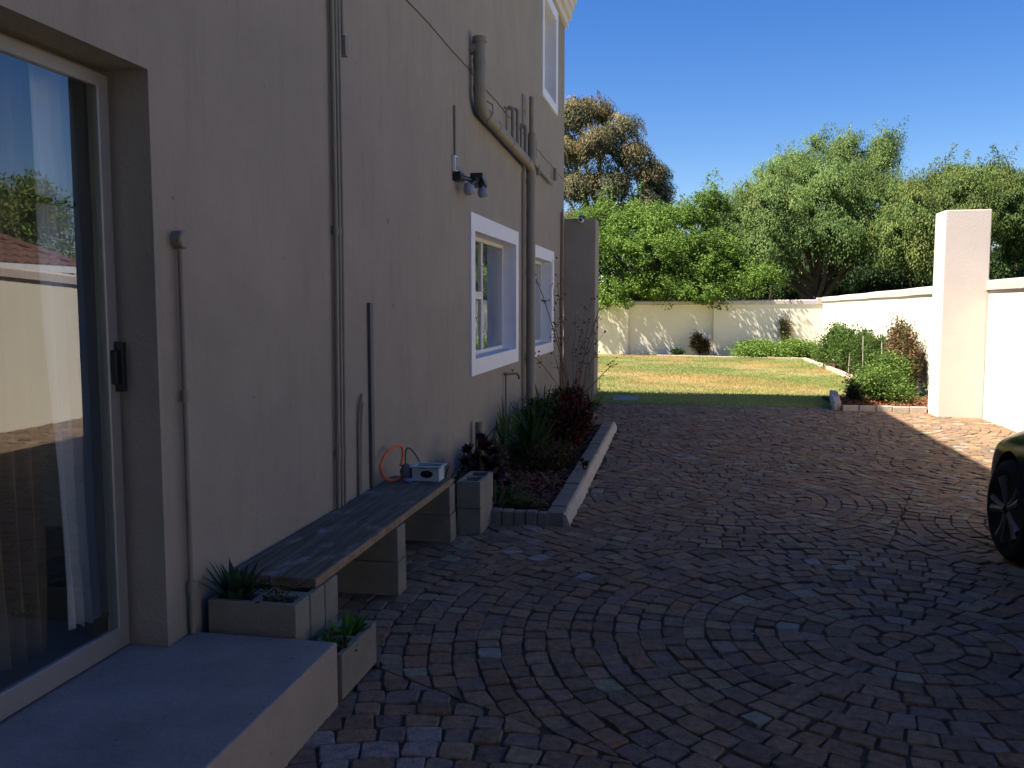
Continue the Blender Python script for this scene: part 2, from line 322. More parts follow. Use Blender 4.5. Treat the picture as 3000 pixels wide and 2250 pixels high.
for ci, (cx, cy) in enumerate(centres):
    k = 0; r = .02
    while r < 4.2:
        wd = .112 * random.uniform(.93, 1.07); rm = r + wd / 2
        cnt = max(3, round(2 * math.pi * rm / .128)); a = random.uniform(0, 6.28)
        ws = [random.uniform(.8, 1.25) for _ in range(cnt)]; tot = sum(ws); ws = [w / tot * 2 * math.pi for w in ws]
        for w in ws:
            a0, a1 = a, a + w; a += w; am = (a0 + a1) / 2
            mx, my = cx + rm * math.cos(am), cy + rm * math.sin(am)
            if not (PX0 - .1 < mx < PX1 + .1 and PY0 - .1 < my < PY1 + .1): continue
            if mx < -.83 and 6.3 < my < 11.42 or mx < -1.36 and my > 6.3: continue
            if mx < -1.42 and my < 3.12 and my > .5: continue
            d = math.hypot(mx - cx, my - cy)
            if any(math.hypot(mx - x, my - y) < d - .16 for x, y in centres): continue
            g = .0035 + random.uniform(0, .003); ga = g / rm
            r0, r1 = r + g, r + wd - g
            j = lambda: random.uniform(-.008, .008)
            poly = [(cx + max(r0, .01) * math.cos(a0 + ga) + j(), cy + max(r0, .01) * math.sin(a0 + ga) + j()), (cx + r1 * math.cos(a0 + ga) + j(), cy + r1 * math.sin(a0 + ga) + j()),
                    (cx + (r1 + .004) * math.cos(am) + j(), cy + (r1 + .004) * math.sin(am) + j()),
                    (cx + r1 * math.cos(a1 - ga) + j(), cy + r1 * math.sin(a1 - ga) + j()), (cx + max(r0, .01) * math.cos(a1 - ga) + j(), cy + max(r0, .01) * math.sin(a1 - ga) + j())]
            poly = poly[::-1]
            for x, y in centres:
                if (x, y) == (cx, cy): continue
                nx, ny = x - cx, y - cy; L_ = math.hypot(nx, ny)
                poly = clip(poly, nx / L_, ny / L_, (x * x + y * y - cx * cx - cy * cy) / 2 / L_ - .003)
                if len(poly) < 3: break
            for nx, ny, c in ((-1, 0, -PX0), (1, 0, PX1), (0, 1, PY1), (0, -1, -PY0)):
                if len(poly) >= 3: poly = clip(poly, nx, ny, c - .004)
            if len(poly) < 3: continue
            A = area(poly)
            if A < .0016: continue
            setts.append((poly, A))
        r += wd; k += 1
def sett_geo(poly):
    # cut the corners off, then a rounded-over top
    q = []
    m = len(poly); cxx = sum(p[0] for p in poly) / m; cyy = sum(p[1] for p in poly) / m
    for i in range(m):
        a, b, c = poly[i - 1], poly[i], poly[(i + 1) % m]
        la = math.hypot(a[0] - b[0], a[1] - b[1]); lc = math.hypot(c[0] - b[0], c[1] - b[1])
        if la < .012 or lc < .012: q.append(b); continue
        e = random.uniform(.004, .011)
        q.append((b[0] + (a[0] - b[0]) * min(.4, e / la), b[1] + (a[1] - b[1]) * min(.4, e / la)))
        q.append((b[0] + (c[0] - b[0]) * min(.4, e / lc), b[1] + (c[1] - b[1]) * min(.4, e / lc)))
    m = len(q); zt = random.gauss(.001, .0025); tx, ty = random.gauss(0, .035), random.gauss(0, .035)
    vs = []
    for f, dz in ((1.0, -.032), (1.0, -.008), (.97, -.002), (.91, 0)):
        for x, y in q:
            X, Y = cxx + (x - cxx) * f, cyy + (y - cyy) * f
            vs.append((X, Y, -.032 if dz < -.03 else zt + dz + (X - cxx) * tx + (Y - cyy) * ty))
    fs = [(l * m + i, l * m + (i + 1) % m, (l + 1) * m + (i + 1) % m, (l + 1) * m + i) for l in range(3) for i in range(m)]
    fs.append(tuple(3 * m + i for i in range(m)))
    if sum(q[i][0] * q[(i + 1) % m][1] - q[(i + 1) % m][0] * q[i][1] for i in range(m)) < 0: fs = [f[::-1] for f in fs]
    return vs, fs, (cxx, cyy)
# which show largest: inverse distance inside the field of view
def shows(poly, A):
    x = sum(p[0] for p in poly) / len(poly); y = sum(p[1] for p in poly) / len(poly)
    F = 1900.; p_ = R(5.128); yw = R(11.208)
    fx, fy = -math.sin(yw) * math.cos(p_), math.cos(yw) * math.cos(p_); w = fx * x + fy * y + 1.6 * math.sin(p_)
    if w < .3: return -1
    px = 1106 + F * (math.cos(yw) * x + math.sin(yw) * y) / w
    uz = math.cos(p_); ux = -math.sin(yw) * math.sin(p_); uy = math.cos(yw) * math.sin(p_)
    py = 829.5 - F * (ux * x + uy * y - 1.6 * uz) / w
    if not (5 < px < 2207 and py < 1650): return -1
    if px < 800 and py < 1560: return -1
    return A / w ** 3
order = sorted(range(len(setts)), key=lambda i: -shows(*setts[i])); big = set(order[:290])
rest = MB()
for i, (poly, A) in enumerate(setts):
    vs, fs, c = sett_geo(poly); col = random.choices(pc, pw)[0]; s = random.uniform(.98, 1.34); col = (min(.26, col[0] * s * 1.38), min(.24, col[1] * s * 1.25), min(.21, col[2] * s * .95))
    if c[0] < -.75 and 1.8 < c[1] < 3.1 and random.random() < .55: col = tuple(.55 * x + .45 * y for x, y in zip(col, (.33, .32, .33)))
    if i in big:
        m1 = MB(); m1.add(vs, fs, 0, col); m1.build('sett', M_SETT, drive, loc=(c[0], c[1], 0), colors=True)
    else: rest.add(vs, fs, 0, col)
print('setts', len(setts))
tag(rest.build('setts', M_SETT, drive, colors=True), None, None, kind='stuff')

# ---------------------------------------------------------------- house
house = thing('house', 'two storey beige plastered house with white framed windows along the driveway', 'house', (WX, 5, 0))
HM = house.matrix_world
def hb(mb, name, mats, **k):      # build in world coordinates, then hang under the house
    o = mb.build(name, mats, **k); o.parent = house; o.matrix_parent_inverse = Matrix.Translation((-WX, -5, 0)); return o
def sub(mb, name, mats, par, **k):
    o = mb.build(name, mats, **k); o.parent = par
    o.matrix_parent_inverse = Matrix.Translation((-WX, -5, 0)) @ Matrix() if False else (Matrix.Translation((0, 0, 0)))
    return o
WT = .22
openings = [(.45, 3.03, .25, 2.472), (8.05, 10.17, 1.06, 2.33), (11.40, 12.94, 1.03, 2.255), (12.14, 13.28, 4.53, 5.80)]
ys = sorted({-2.98, WE} | {a for o in openings for a in o[:2]}); zs = sorted({-.06, 6.62} | {a for o in openings for a in o[2:]})
mb = MB(); mb.voxels([WX - WT, WX], ys, zs, lambda x, y, z: not any(a < y < b and c < z < d for a, b, c, d in openings))
hb(mb, 'wall', M_HOUSE)
mb = MB(); mb.box(-10, WX - WT - .002, WE - .22, WE, -.06, 6.62); mb.box(-10, -9.78, -9, WE - .222, -.06, 6.62); hb(mb, 'gable_wall', M_HOUSE)
mb = MB(); mb.box(WX - WT, 2.9, -3.22, -2.982, -.06, 6.62); mb.box(2.68, 2.9, -9, -3.222, -.06, 6.62); hb(mb, 'added_wing_blocker', mat('added_wing_dark_paint', (.11, .09, .075), .9, .1, bump=.5, bscale=40, var=.1))  # unseen wing added to block light from behind; painted dark to cut bounce
# stepped cornice and flat roof
mb = MB()
for i, (z0, z1, pr) in enumerate([(5.99, 6.12, .05), (6.122, 6.25, .10), (6.252, 6.38, .135), (6.382, 6.52, .17), (6.522, 6.9, .21), (6.902, 7.2, .25)]):
    mb.box(WX + .001, WX + pr, -2.9, WE + pr, z0, z1); mb.box(-10, WX - .001, WE + .001, WE + pr, z0, z1)
hb(mb, 'cornice', mat('cornice_paint', (.62, .58, .54), .85, .15, var=.04), bevel=.0)
mb = MB(); mb.box(-10, WX, -9, WE, 6.63, 7.19); mb.box(WX + .001, 2.9, -9, -3.0, 6.63, 7.19); hb(mb, 'roof', M_COPE)  # second box roofs the added wing behind the camera
# rooms inside
mb = MB()
mb.box(-7, WX - WT - .004, -2.9, 4.6, .2, .262); hb(mb, 'room_floor', M_FLOOR)
mb = MB(); mb.box(-7.1, -7.0, -2.9, 13.9, .2, 6.5); mb.box(-6.99, WX - WT - .004, 4.6, 4.7, .264, 2.8); mb.box(-6.99, WX - WT - .004, 7.2, 7.3, .264, 2.8); mb.box(-6.99, WX - WT - .004, 10.7, 10.8, .264, 2.8)
mb.box(-6.99, WX - WT - .004, -2.9, 13.9, 2.8, 3.0); mb.box(-6.99, WX - WT - .004, 10.9, 11.0, 3.01, 6.5)
hb(mb, 'room_wall', M_ROOM)
mb = MB(); mb.box(WX - WT - .03, WX - WT - .004, 3.035, 4.59, .264, .40); mb.box(WX - WT - .045, WX - WT - .031, 3.035, 4.59, .264, .36); hb(mb, 'skirting', M_WHITE)

def ring(mb, x0, x1, Y0, Y1, Z0, Z1, y0, y1, z0, z1):
    mb.voxels([x0, x1], [Y0, y0, y1, Y1], [Z0, z0, z1, Z1], lambda x, y, z: not (y0 < y < y1 and z0 < z < z1))
def child(mb, name, m, par, **k):       # par is a mesh under house whose own origin is the world's
    o = mb.build(name, m, **k); o.parent = par; return o
# lower window A
def window(outer, inner, sash_x, bars, panes, parent_name='window'):
    mb = MB(); Y0, Y1, Z0, Z1 = outer; y0, y1, z0, z1 = inner
    ring(mb, WX - .004, WX + .022, Y0, Y1, Z0, Z1, y0, y1, z0, z1)
    ring(mb, sash_x - .03, WX - .005, y0 - .028, y1 + .028, z0 - .028, z1 + .028, y0, y1, z0, z1)
    w = hb(mb, parent_name, M_WHITE)
    fr = MB(); f = .045
    ring(fr, sash_x - .025, sash_x + .02, y0 + .002, y1 - .002, z0 + .002, z1 - .002, y0 + f, y1 - f, z0 + f, z1 - f)
    for b in bars: fr.box(*b)
    child(fr, 'window_frame', M_SASH, w, bevel=.004, seg=1)
    for p in panes:
        g = MB(); g.box(sash_x - .008, sash_x - .002, *p); child(g, 'pane', M_WGLASS, w)
    return w
sx = -2.13
y0, y1, z0, z1 = 8.11, 10.13, 1.09, 2.295; ym = 9.05; zq = 1.70
window((7.955, 10.285, .935, 2.455), (y0, y1, z0, z1), sx,
       [(sx - .02, sx + .018, ym - .03, ym + .03, z0 + .045, z1 - .045), (sx - .019, sx + .022, y0 + .045, ym - .03, zq - .04, zq + .04)],
       [(ym + .03, y1 - .045, z0 + .045, z1 - .045), (y0 + .045, ym - .03, zq + .04, z1 - .045), (y0 + .045, ym - .03, z0 + .045, zq - .04)])
y0, y1, z0, z1 = 11.46, 12.90, 1.055, 2.23; ym = 12.2
window((11.36, 13.12, .915, 2.39), (y0, y1, z0, z1), sx,
       [(sx - .02, sx + .018, ym - .03, ym + .03, z0 + .045, z1 - .045)], [(y0 + .045, ym - .03, z0 + .045, z1 - .045), (ym + .03, y1 - .045, z0 + .045, z1 - .045)])
y0, y1, z0, z1 = 12.17, 13.25, 4.56, 5.77; ym = 12.72
window((12.04, 13.44, 4.435, 5.93), (y0, y1, z0, z1), sx - .03,
       [(sx - .05, sx - .012, ym - .03, ym + .03, z0 + .045, z1 - .045)], [(y0 + .045, ym - .03, z0 + .045, z1 - .045), (ym + .03, y1 - .045, z0 + .045, z1 - .045)])
# sliding door
DX = -2.136
mb = MB(); ring(mb, DX - .075, DX - .03, .455, 3.026, .2645, 2.468, .50, 2.990, .31, 2.43)
door = hb(mb, 'sliding_door', M_ALU, bevel=.003, seg=1)
def stile(a0, a1, x0, x1):
    m1 = MB(); ring(m1, x0, x1, a0, a1, .2675, 2.452, a0 + .055, a1 - .062, .355, 2.40); return m1
child(stile(1.70, 3.015, DX - .028, DX), 'door_leaf', M_ALU, door, bevel=.004, seg=1)
child(stile(.46, 1.76, DX - .070, DX - .034), 'door_leaf', M_ALU, door, bevel=.004, seg=1)
g = MB(); g.box(DX - .018, DX - .012, 1.755, 2.953, .355, 2.40); child(g, 'pane', M_GLASS, door)
g = MB(); g.box(DX - .056, DX - .050, .515, 1.698, .355, 2.40); child(g, 'pane', M_GLASS, door)
g = MB(); g.box(DX + .001, DX + .035, 2.985, 3.012, 1.27, 1.46); g.box(DX + .001, DX + .022, 2.962, 2.984, 1.30, 1.43); child(g, 'handle', M_BLACK, door, bevel=.004)
g = MB(); g.tube([(DX - .16, .5, 1.98), (DX - .16, 3.0, 1.98)], .014, 8); child(g, 'security_bar', M_BLACK, door)
# curtains (behind the panes)
def curtain(name, label, m, x, y0, y1, z0, z1, waves, amp=.035, taper=0., group=None):
    mb = MB(); n = waves * 8; vs = []; fs = []; rows = 12
    for k in range(rows + 1):
        t = k / rows; z = z0 + (z1 - z0) * t
        for i in range(n + 1):
            u = i / n; yy = y0 + taper * (1 - t) * (1 - u) + (y1 - y0) * u
            vs.append((x + amp * math.sin(u * waves * 2 * math.pi + .6 * math.sin(k * .7)) * (1 - .3 * t), yy, z + (.01 * math.sin(i) if k == 0 else 0)))
    for k in range(rows):
        for i in range(n): a = k * (n + 1) + i; fs.append((a, a + 1, a + n + 2, a + n + 1))
    nv = len(vs); vs += [(v[0] - .004, v[1], v[2]) for v in vs]
    fs += [tuple(nv + q for q in f[::-1]) for f in fs]
    mb.add(vs, fs); return tag(mb.build(name, m, smooth=True), label, 'curtain', group)
curtain('curtain', 'pale sheer curtain hanging behind the sliding door glass', M_SHEER, -2.36, 2.865, 3.21, .325, 2.62, 5, .022, .09)
curtain('curtain', 'brown curtain beside the sheer one behind the sliding door', M_BROWNC, -2.42, 2.60, 2.90, .275, 2.62, 3, .035, .06)
curtain('curtain', 'blue grey curtain inside the larger ground floor window', M_BLUEC, -2.34, 9.85, 10.45, .95, 2.5, 5, .03)
curtain('curtain', 'grey curtain inside the smaller window beyond the downpipe', M_BLUEC, -2.34, 11.2, 13.1, .95, 2.5, 12, .03)

# door step
mb = MB(); mb.voxels([DX - .02, WX + .001, -1.343], [.3, .452, 3.028, 3.2], [-.05, .262], lambda x, y, z: x > WX or .452 < y < 3.028, mfn=lambda d: 1 if d == (0, 0, 1) else 0)
tag(mb.build('door_step', [mat('step_side_paint', (.31, .265, .21), .9, .15, bump=.5, bscale=30, var=.1, vscale=4, speck=((.15, .13, .11), 22, .70, .6)), M_STEP], bevel=.012, seg=3), 'broad concrete step below the sliding door', 'step')

# ---------------------------------------------------------------- gate pillars, boundary walls
mb = MB(); mb.voxels([WX + .002, -1.462], [14.3, 14.86], [-.06, 2.99], lambda *a: True)
lp = tag(mb.build('gate_pillar', M_HOUSE, bevel=.012), 'grey shaded gate pillar standing against the far house corner', 'pillar')
mb = MB(); mb.voxels([3.548, 4.146], [13.467, 14.0], [-.06, 2.93], lambda *a: True)
tag(mb.build('gate_pillar', M_PILLAR, bevel=.012), 'tall sunlit cream gate pillar beside the right boundary wall', 'pillar')
def wall_run(name, label, face_pts, thick_dir, zt, M1=M_CREAM, cope=True, over=.035, th=.2):
    """wall along a line; face_pts two ground points of the visible face; thick_dir unit pointing away from the viewer"""
    a, b = [Vector((*p, 0)) for p in face_pts]; t = Vector((*thick_dir, 0)) * th
    root = thing(name, label, 'wall', tuple(a))
    z0, z1 = zt; mb = MB(); cz = .14
    vs = [a, b, b + t, a + t]; tops = [z0, z1, z1, z0]
    mb.add([(v.x, v.y, -.08) for v in vs] + [(v.x, v.y, q - cz) for v, q in zip(vs, tops)], [(0, 1, 5, 4), (1, 2, 6, 5), (2, 3, 7, 6), (3, 0, 4, 7), (4, 5, 6, 7)])
    o = mb.build('wall_face', M1); o.parent = root; o.matrix_parent_inverse = Matrix.Translation(-a)
    tn = t.normalized(); pr = [(-over, -cz + .002), (-over, -.035), (-over + .02, -.012), (-over + .05, 0), (th + over - .05, 0), (th + over - .02, -.012), (th + over, -.035), (th + over, -cz + .002)]
    mb = MB(); vs = []
    L = (b - a).length; ns = max(2, int(L / 1.2))
    for i in range(ns + 1):
        f = i / ns; p = a.lerp(b, f); zz = z0 + (z1 - z0) * f + .006 * math.sin(i * 2.1)
        vs += [(p.x + tn.x * u, p.y + tn.y * u, zz + v) for u, v in pr]
    k = len(pr); fs = [(i * k + j, i * k + (j + 1) % k, (i + 1) * k + (j + 1) % k, (i + 1) * k + j) for i in range(ns) for j in range(k)]
    fs += [tuple(range(k))[::-1], tuple(ns * k + j for j in range(k))]
    mb.add(vs, fs); o = mb.build('coping', M_COPE, smooth=True); o.parent = root; o.matrix_parent_inverse = Matrix.Translation(-a)
    return root
wall_run('boundary_wall', 'bright cream boundary wall on the right with rounded coping', [(4.15, 12.2), (4.15, 28.88)], (1, 0), (1.952, 1.845))
wall_run('boundary_wall', 'bright wall section between the sunlit pillar and the parked car', [(4.15, 9.6), (4.15, 12.198)], (1, 0), (2.10, 1.953))
wall_run('boundary_wall', 'slightly taller cream boundary wall alongside the parked car', [(4.15, -8), (4.15, 9.598)], (1, 0), (2.12, 2.101))
wall_run('boundary_wall', 'cream back wall section right of the step, next to the corner', [(.846, 28.9), (4.148, 28.9)], (0, 1), (1.755, 1.775))
wall_run('boundary_wall', 'recessed cream back wall section under the overhanging green tree', [(-1.86, 29.06), (.844, 29.06)], (0, 1), (1.74, 1.75))
wall_run('boundary_wall', 'cream back wall section seen just beside the grey gate pillar', [(-9, 29.06), (-2.16, 29.06)], (0, 1), (1.66, 1.73))
mb = MB(); mb.voxels([-2.158, -1.862], [28.97, 29.28], [-.06, 1.74], lambda *a: True); tag(mb.build('wall_pier', M_CREAM, bevel=.01), 'narrow cream pier between two back wall sections', 'pier')
mb = MB(); mb.voxels([3.98, 4.18], [28.86, 29.14], [1.62, 1.83], lambda *a: True); tag(mb.build('corner_cap', M_COPE, bevel=.02), 'small cap block where the two boundary walls meet', 'cap')

# ---------------------------------------------------------------- bench of boards on concrete blocks
def block_geo(along, wid=.14, L=.39, H=.188):
    mb = MB(); w = .028
    a = [0, w, L / 2 - w / 2, L / 2 + w / 2, L - w, L]; b = [0, w, wid - w, wid]
    hole = lambda p, q: w < q < wid - w and (w < p < L / 2 - w / 2 or L / 2 + w / 2 < p < L - w)
    if along == 'x': mb.voxels(a, b, [0, H], lambda x, y, z: not hole(x, y))
    else: mb.voxels(b, a, [0, H], lambda x, y, z: not hole(y, x))
    return mb
BX = block_geo('x').build('concrete_block', M_CONC, bevel=.005); BYW = block_geo('y', .17).build('concrete_block', M_CONC, bevel=.005)
used = {}
def put_block(proto, loc, label, rz=0):
    o = proto if proto.name not in used else proto.copy()
    if proto.name not in used: used[proto.name] = 1
    else: C.objects.link(o)
    o.location = loc; o.rotation_euler = (0, 0, R(rz)); tag(o, label, 'block', 'concrete blocks of the bench and planters'); return o
G = 'concrete blocks of the bench and planters'
put_block(BX, (-1.935, 3.25, .192), 'planted upper block at the near end of the bench, touching the step', .4)
put_block(BX, (-1.935, 3.25, 0), 'lower block under the planted block behind the step', .2)
put_block(BX, (-1.93, 3.395, .192), 'upper block between the planted block and the first bench support', -.3)
put_block(BX, (-1.93, 3.395, 0), 'lower block in the middle of the near end block row', .1)
put_block(BX, (-1.928, 3.54, .192), 'upper block directly under the near end of the bench boards', .2)
put_block(BX, (-1.932, 3.54, 0), 'bottom block directly under the near end of the bench boards', -.4)
put_block(BX, (-1.925, 4.515, .192), 'upper block of the middle bench support', .5)
put_block(BX, (-1.92, 4.51, 0), 'bottom block of the middle bench support', -.2)
put_block(BX, (-1.93, 5.62, .192), 'upper block of the far bench support', .3)
put_block(BX, (-1.925, 5.625, 0), 'bottom block of the far bench support', -.3)
put_block(BYW, (-1.553, 5.85, .192), 'top hollow block of the stack just past the bench', -.8)
put_block(BYW, (-1.553, 5.855, 0), 'bottom block of the stack beside the garden bed', .4)
put_block(BYW, (-1.504, 3.222, 0.012), 'low hollow block planter with green plants next to the step', -.5)
bench = thing('bench', 'long weathered board bench resting on concrete blocks against the house', 'bench', (-1.75, 4.6, 0))
for x0, x1, ya, yb, dz in ((-1.968, -1.762, 3.47, 5.74, 0), (-1.757, -1.545, 3.455, 5.72, .002)):
    mb = MB(); nseg = 14; vs = []
    for i in range(nseg + 1):
        y = ya + (yb - ya) * i / nseg; e = random.uniform(-.0015, .0015)
        vs += [(x0, y, .3825 + dz), (x1 + e, y, .3825 + dz), (x1 + e, y, .426 + dz), (x0, y, .426 + dz)]
    fs = []; mi = []
    for i in range(nseg):
        for j in range(4): mb_f = (i * 4 + j, i * 4 + (j + 1) % 4, (i + 1) * 4 + (j + 1) % 4, (i + 1) * 4 + j); fs.append(mb_f[::-1]); mi.append(1 if j == 1 else 0)
    fs += [(0, 1, 2, 3)]; fs += [(nseg * 4 + 3, nseg * 4 + 2, nseg * 4 + 1, nseg * 4)]; mi += [0, 0]
    mb.add(vs, fs); mb.mi = mi
    o = mb.build('board', [M_WOOD, M_WOODE], bevel=.003, seg=1); o.parent = bench; o.matrix_parent_inverse = Matrix.Translation((1.75, -4.6, 0))

# ---------------------------------------------------------------- pipes and fittings on the wall
def wpipe(name, label, cat, pts, rad, m, group=None, n=10, extra=None, parts=None):
    mb = MB(); mb.tube(pts, rad, n)
    if not parts:
        if extra: extra(mb)
        return tag(mb.build(name, m, smooth=True), label, cat, group)
    root = thing(name, label, cat, pts[0], group)
    o = mb.build('pipe', m, smooth=True); o.parent = root; o.matrix_parent_inverse = Matrix.Translation(-Vector(pts[0]))
    for nm, b, mm in parts:
        o = b.build(nm, mm, smooth=True); o.parent = root; o.matrix_parent_inverse = Matrix.Translation(-Vector(pts[0]))
    return root
def ringb(x, y, z, r, h, n=12):
    b = MB(); b.lathe([(r, -h / 2), (r, h / 2)], Matrix.Translation((x, y, z)), n); return b
def saddle(x, y, z, r):
    b = ringb(x, y, z, r + .004, .022); b.box(WX + .001, WX + .008, y - r - .025, y + r + .025, z - .011, z + .011); return b
# conduit with round junction box near the door
jb = MB(); jb.lathe([(.001, 0), (.036, 0), (.036, .04), (.03, .046), (.001, .046)], Matrix.Translation((WX + .001, 3.17, 1.855)) @ Matrix.Rotation(R(90), 4, 'Y'), 20)
wpipe('conduit', 'single grey conduit with round box beside the door recess', 'conduit', [(WX + .024, 3.166, .265), (WX + .024, 3.168, 1.82)], .0115, M_PIPE, parts=[('junction_box', jb, M_PIPE), ('coupling', ringb(WX + .024, 3.166, 1.24, .0165, .045), M_PIPE), ('coupling', ringb(WX + .024, 3.165, .46, .0165, .045), M_PIPE)])
for i, (y, r) in enumerate(((4.745, .014), (4.80, .011), (4.845, .011))):
    wpipe('conduit', ['left', 'middle', 'right'][i] + ' conduit of the three rising side by side above the bench', 'conduit', [(WX + .022, y - .03, .43), (WX + .022, y, 2.0), (WX + .022, y - .005, 5.98)], r, M_PIPE, 'conduits rising above the bench',
          parts=[('coupling', ringb(WX + .022, y - .003, 2.02, r + .004, .05), M_PIPE), ('coupling', ringb(WX + .022, y - .024, .75, r + .004, .05), M_PIPE)])
eb = MB(); eb.box(WX + .001, WX + .045, 4.88, 4.925, 3.02, 3.13)
wpipe('conduit', 'short conduit ending in a small box high beside the three conduits', 'conduit', [(WX + .02, 4.90, 3.12), (WX + .02, 4.89, 5.98)], .010, M_PIPE, parts=[('end_box', eb, M_PIPE)])
wpipe('cable', 'looped grey cable hanging on the wall behind the bench', 'cable', [(WX + .012, 5.075, .43), (WX + .012, 5.08, .85), (WX + .014, 5.09, .98), (WX + .02, 5.115, 1.05), (WX + .014, 5.145, .99), (WX + .012, 5.12, .86), (WX + .012, 5.098, .43)], .009, M_PIPE, n=8)
mb = MB(); mb.box(WX + .001, WX + .022, 5.285, 5.335, .43, 1.615); tag(mb.build('cable_trunking', M_TRUNK_D, bevel=.003), 'flat dark grey trunking strip on the wall above the bench', 'trunking')
# long horizontal cable
pts = [(WX + .008, y, 3.74 - .0 * y - (.02 * (y - 7) if y > 7 else 0) + .006 * math.sin(y * 5)) for y in np.arange(4.9, 14.25, .3)]
wpipe('cable', 'thin black cable running high along the house wall', 'cable', pts, .0032, M_CABLE, n=6)
# drain pipe
px = WX + .085; rr = .057
def arc(p0, p1, p2, n=6):
    return [Vector(p0).lerp(Vector(p1), t).lerp(Vector(p1).lerp(Vector(p2), t), t) for t in np.linspace(0, 1, n)]
path = [(px, 8.04, 4.0), (px, 8.04, 3.55)] + arc((px, 8.04, 3.52), (px, 8.05, 3.40), (px, 8.22, 3.385)) + [(px, 8.4, 3.38), (px, 10.5, 3.295)] + arc((px, 10.6, 3.29), (px, 10.74, 3.28), (px, 10.75, 3.16)) + [(px, 10.75, 3.0), (px, 10.75, .02)]
cap = MB(); cap.lathe([(.001, .0), (.066, .0), (.066, .045), (.001, .045)], Matrix.Translation((px, 8.04, 3.985)), 20)
cap.tube([(WX + .001, 8.04, 3.93), (px, 8.04, 3.93)], .055, 14)
parts = [('pipe_cap', cap, M_PIPE)]
for y, z in ((8.04, 3.82), (8.04, 3.58), (10.75, 3.1), (10.75, 2.0), (10.75, .9)): parts.append(('coupling', ringb(px, y, z, rr + .005, .05, 20), M_PIPE))
for y, z in ((8.04, 3.76), (10.75, 2.4), (10.75, 1.2)):
    parts.append(('bracket', saddle(px, y, z, rr), M_PIPE))
for y in (8.32, 8.75, 9.45, 10.4):
    z = 3.383 - (y - 8.4) * .0405; b = MB(); b.lathe([(rr + .005, -.022), (rr + .005, .022)], Matrix.Translation((px, y, z)) @ Matrix.Rotation(R(90), 4, 'X'), 20); parts.append(('coupling', b, M_PIPE))
b = MB(); b.tube([(px + .02, 8.2, 3.5), (px + .075, 8.24, 3.47), (px + .08, 8.26, 3.40), (px + .03, 8.24, 3.32)], .008, 8); parts.append(('clamp', b, M_PIPE))
wpipe('drain_pipe', 'large beige drain pipe bending along the wall and down between the windows', 'pipe', path, rr, M_PIPE, n=20, parts=parts)
wpipe('conduit', 'thin pipe running down just left of the large drain pipe', 'conduit', [(WX + .02, 10.56, .05), (WX + .02, 10.58, 3.2)], .013, M_PIPE)
# vent and waste pipes above the bend
el = lambda y, zb, zt, r, off=.06: [(WX + off, y, zb), (WX + off, y, zt - .05)] + arc((WX + off, y, zt - .04), (WX + off, y, zt), (WX + .001, y, zt), 5)
G2 = 'small pipes rising above the drain pipe bend'
wpipe('waste_pipe', 'first and thinnest small pipe above the sloping drain pipe', 'pipe', el(9.54, 3.42, 3.73, .012, .03), .011, M_PIPE, G2)
wpipe('waste_pipe', 'second small pipe bending into the wall above the drain pipe', 'pipe', el(9.74, 3.36, 3.77, .02), .021, M_PIPE, G2)
wpipe('waste_pipe', 'third small pipe bending into the wall, tight beside the second', 'pipe', el(10.0, 3.34, 3.81, .02, .065), .021, M_PIPE, G2)
wpipe('waste_pipe', 'thin pipe just left of the fat pipe joint over the downpipe', 'pipe', el(10.3, 3.3, 3.68, .014, .05), .014, M_PIPE, G2)
wpipe('waste_pipe', 'stubby medium pipe meeting the fat joint over the downpipe', 'pipe', el(10.48, 3.3, 3.72, .02, .07), .024, M_PIPE, G2)
b1 = MB(); b1.lathe([(.03, 0), (.052, .02), (.052, .2), (.045, .22), (.05, .24), (.05, .36), (.03, .38)], Matrix.Translation((px, 10.80, 3.32)), 18)
wpipe('vent_pipe', 'tallest pipe rising over the downpipe with a fat joint', 'pipe', [(px, 10.79, 3.6), (px, 10.79, 4.12)], .030, M_PIPE, n=14, parts=[('joint', b1, M_PIPE), ('bracket', saddle(px, 10.79, 3.95, .03), M_PIPE)])
wpipe('waste_pipe', 'thin pipe standing close left of the tallest vent pipe', 'pipe', [(WX + .02, 10.56, 3.7), (WX + .02, 10.55, 4.1)], .009, M_PIPE, G2)
wpipe('waste_pipe', 'short capped pipe stub right of the fat pipe joint', 'pipe', el(11.2, 3.46, 3.69, .02, .06), .024, M_PIPE, G2)
wpipe('waste_pipe', 'sloping pipe length between the downpipe and the upper window', 'pipe', [(WX + .05, 10.85, 3.40), (WX + .05, 12.7, 3.33)], .020, M_PIPE, G2)
wpipe('waste_pipe', 'short hanging stub under the sloping pipe length', 'pipe', [(WX + .06, 11.45, 3.28), (WX + .06, 11.45, 3.40)], .026, M_PIPE, G2)
wpipe('waste_pipe', 'last upright stub on the wall before the house corner', 'pipe', [(WX + .05, 13.0, 3.42), (WX + .05, 13.0, 3.6)], .028, M_PIPE, G2)
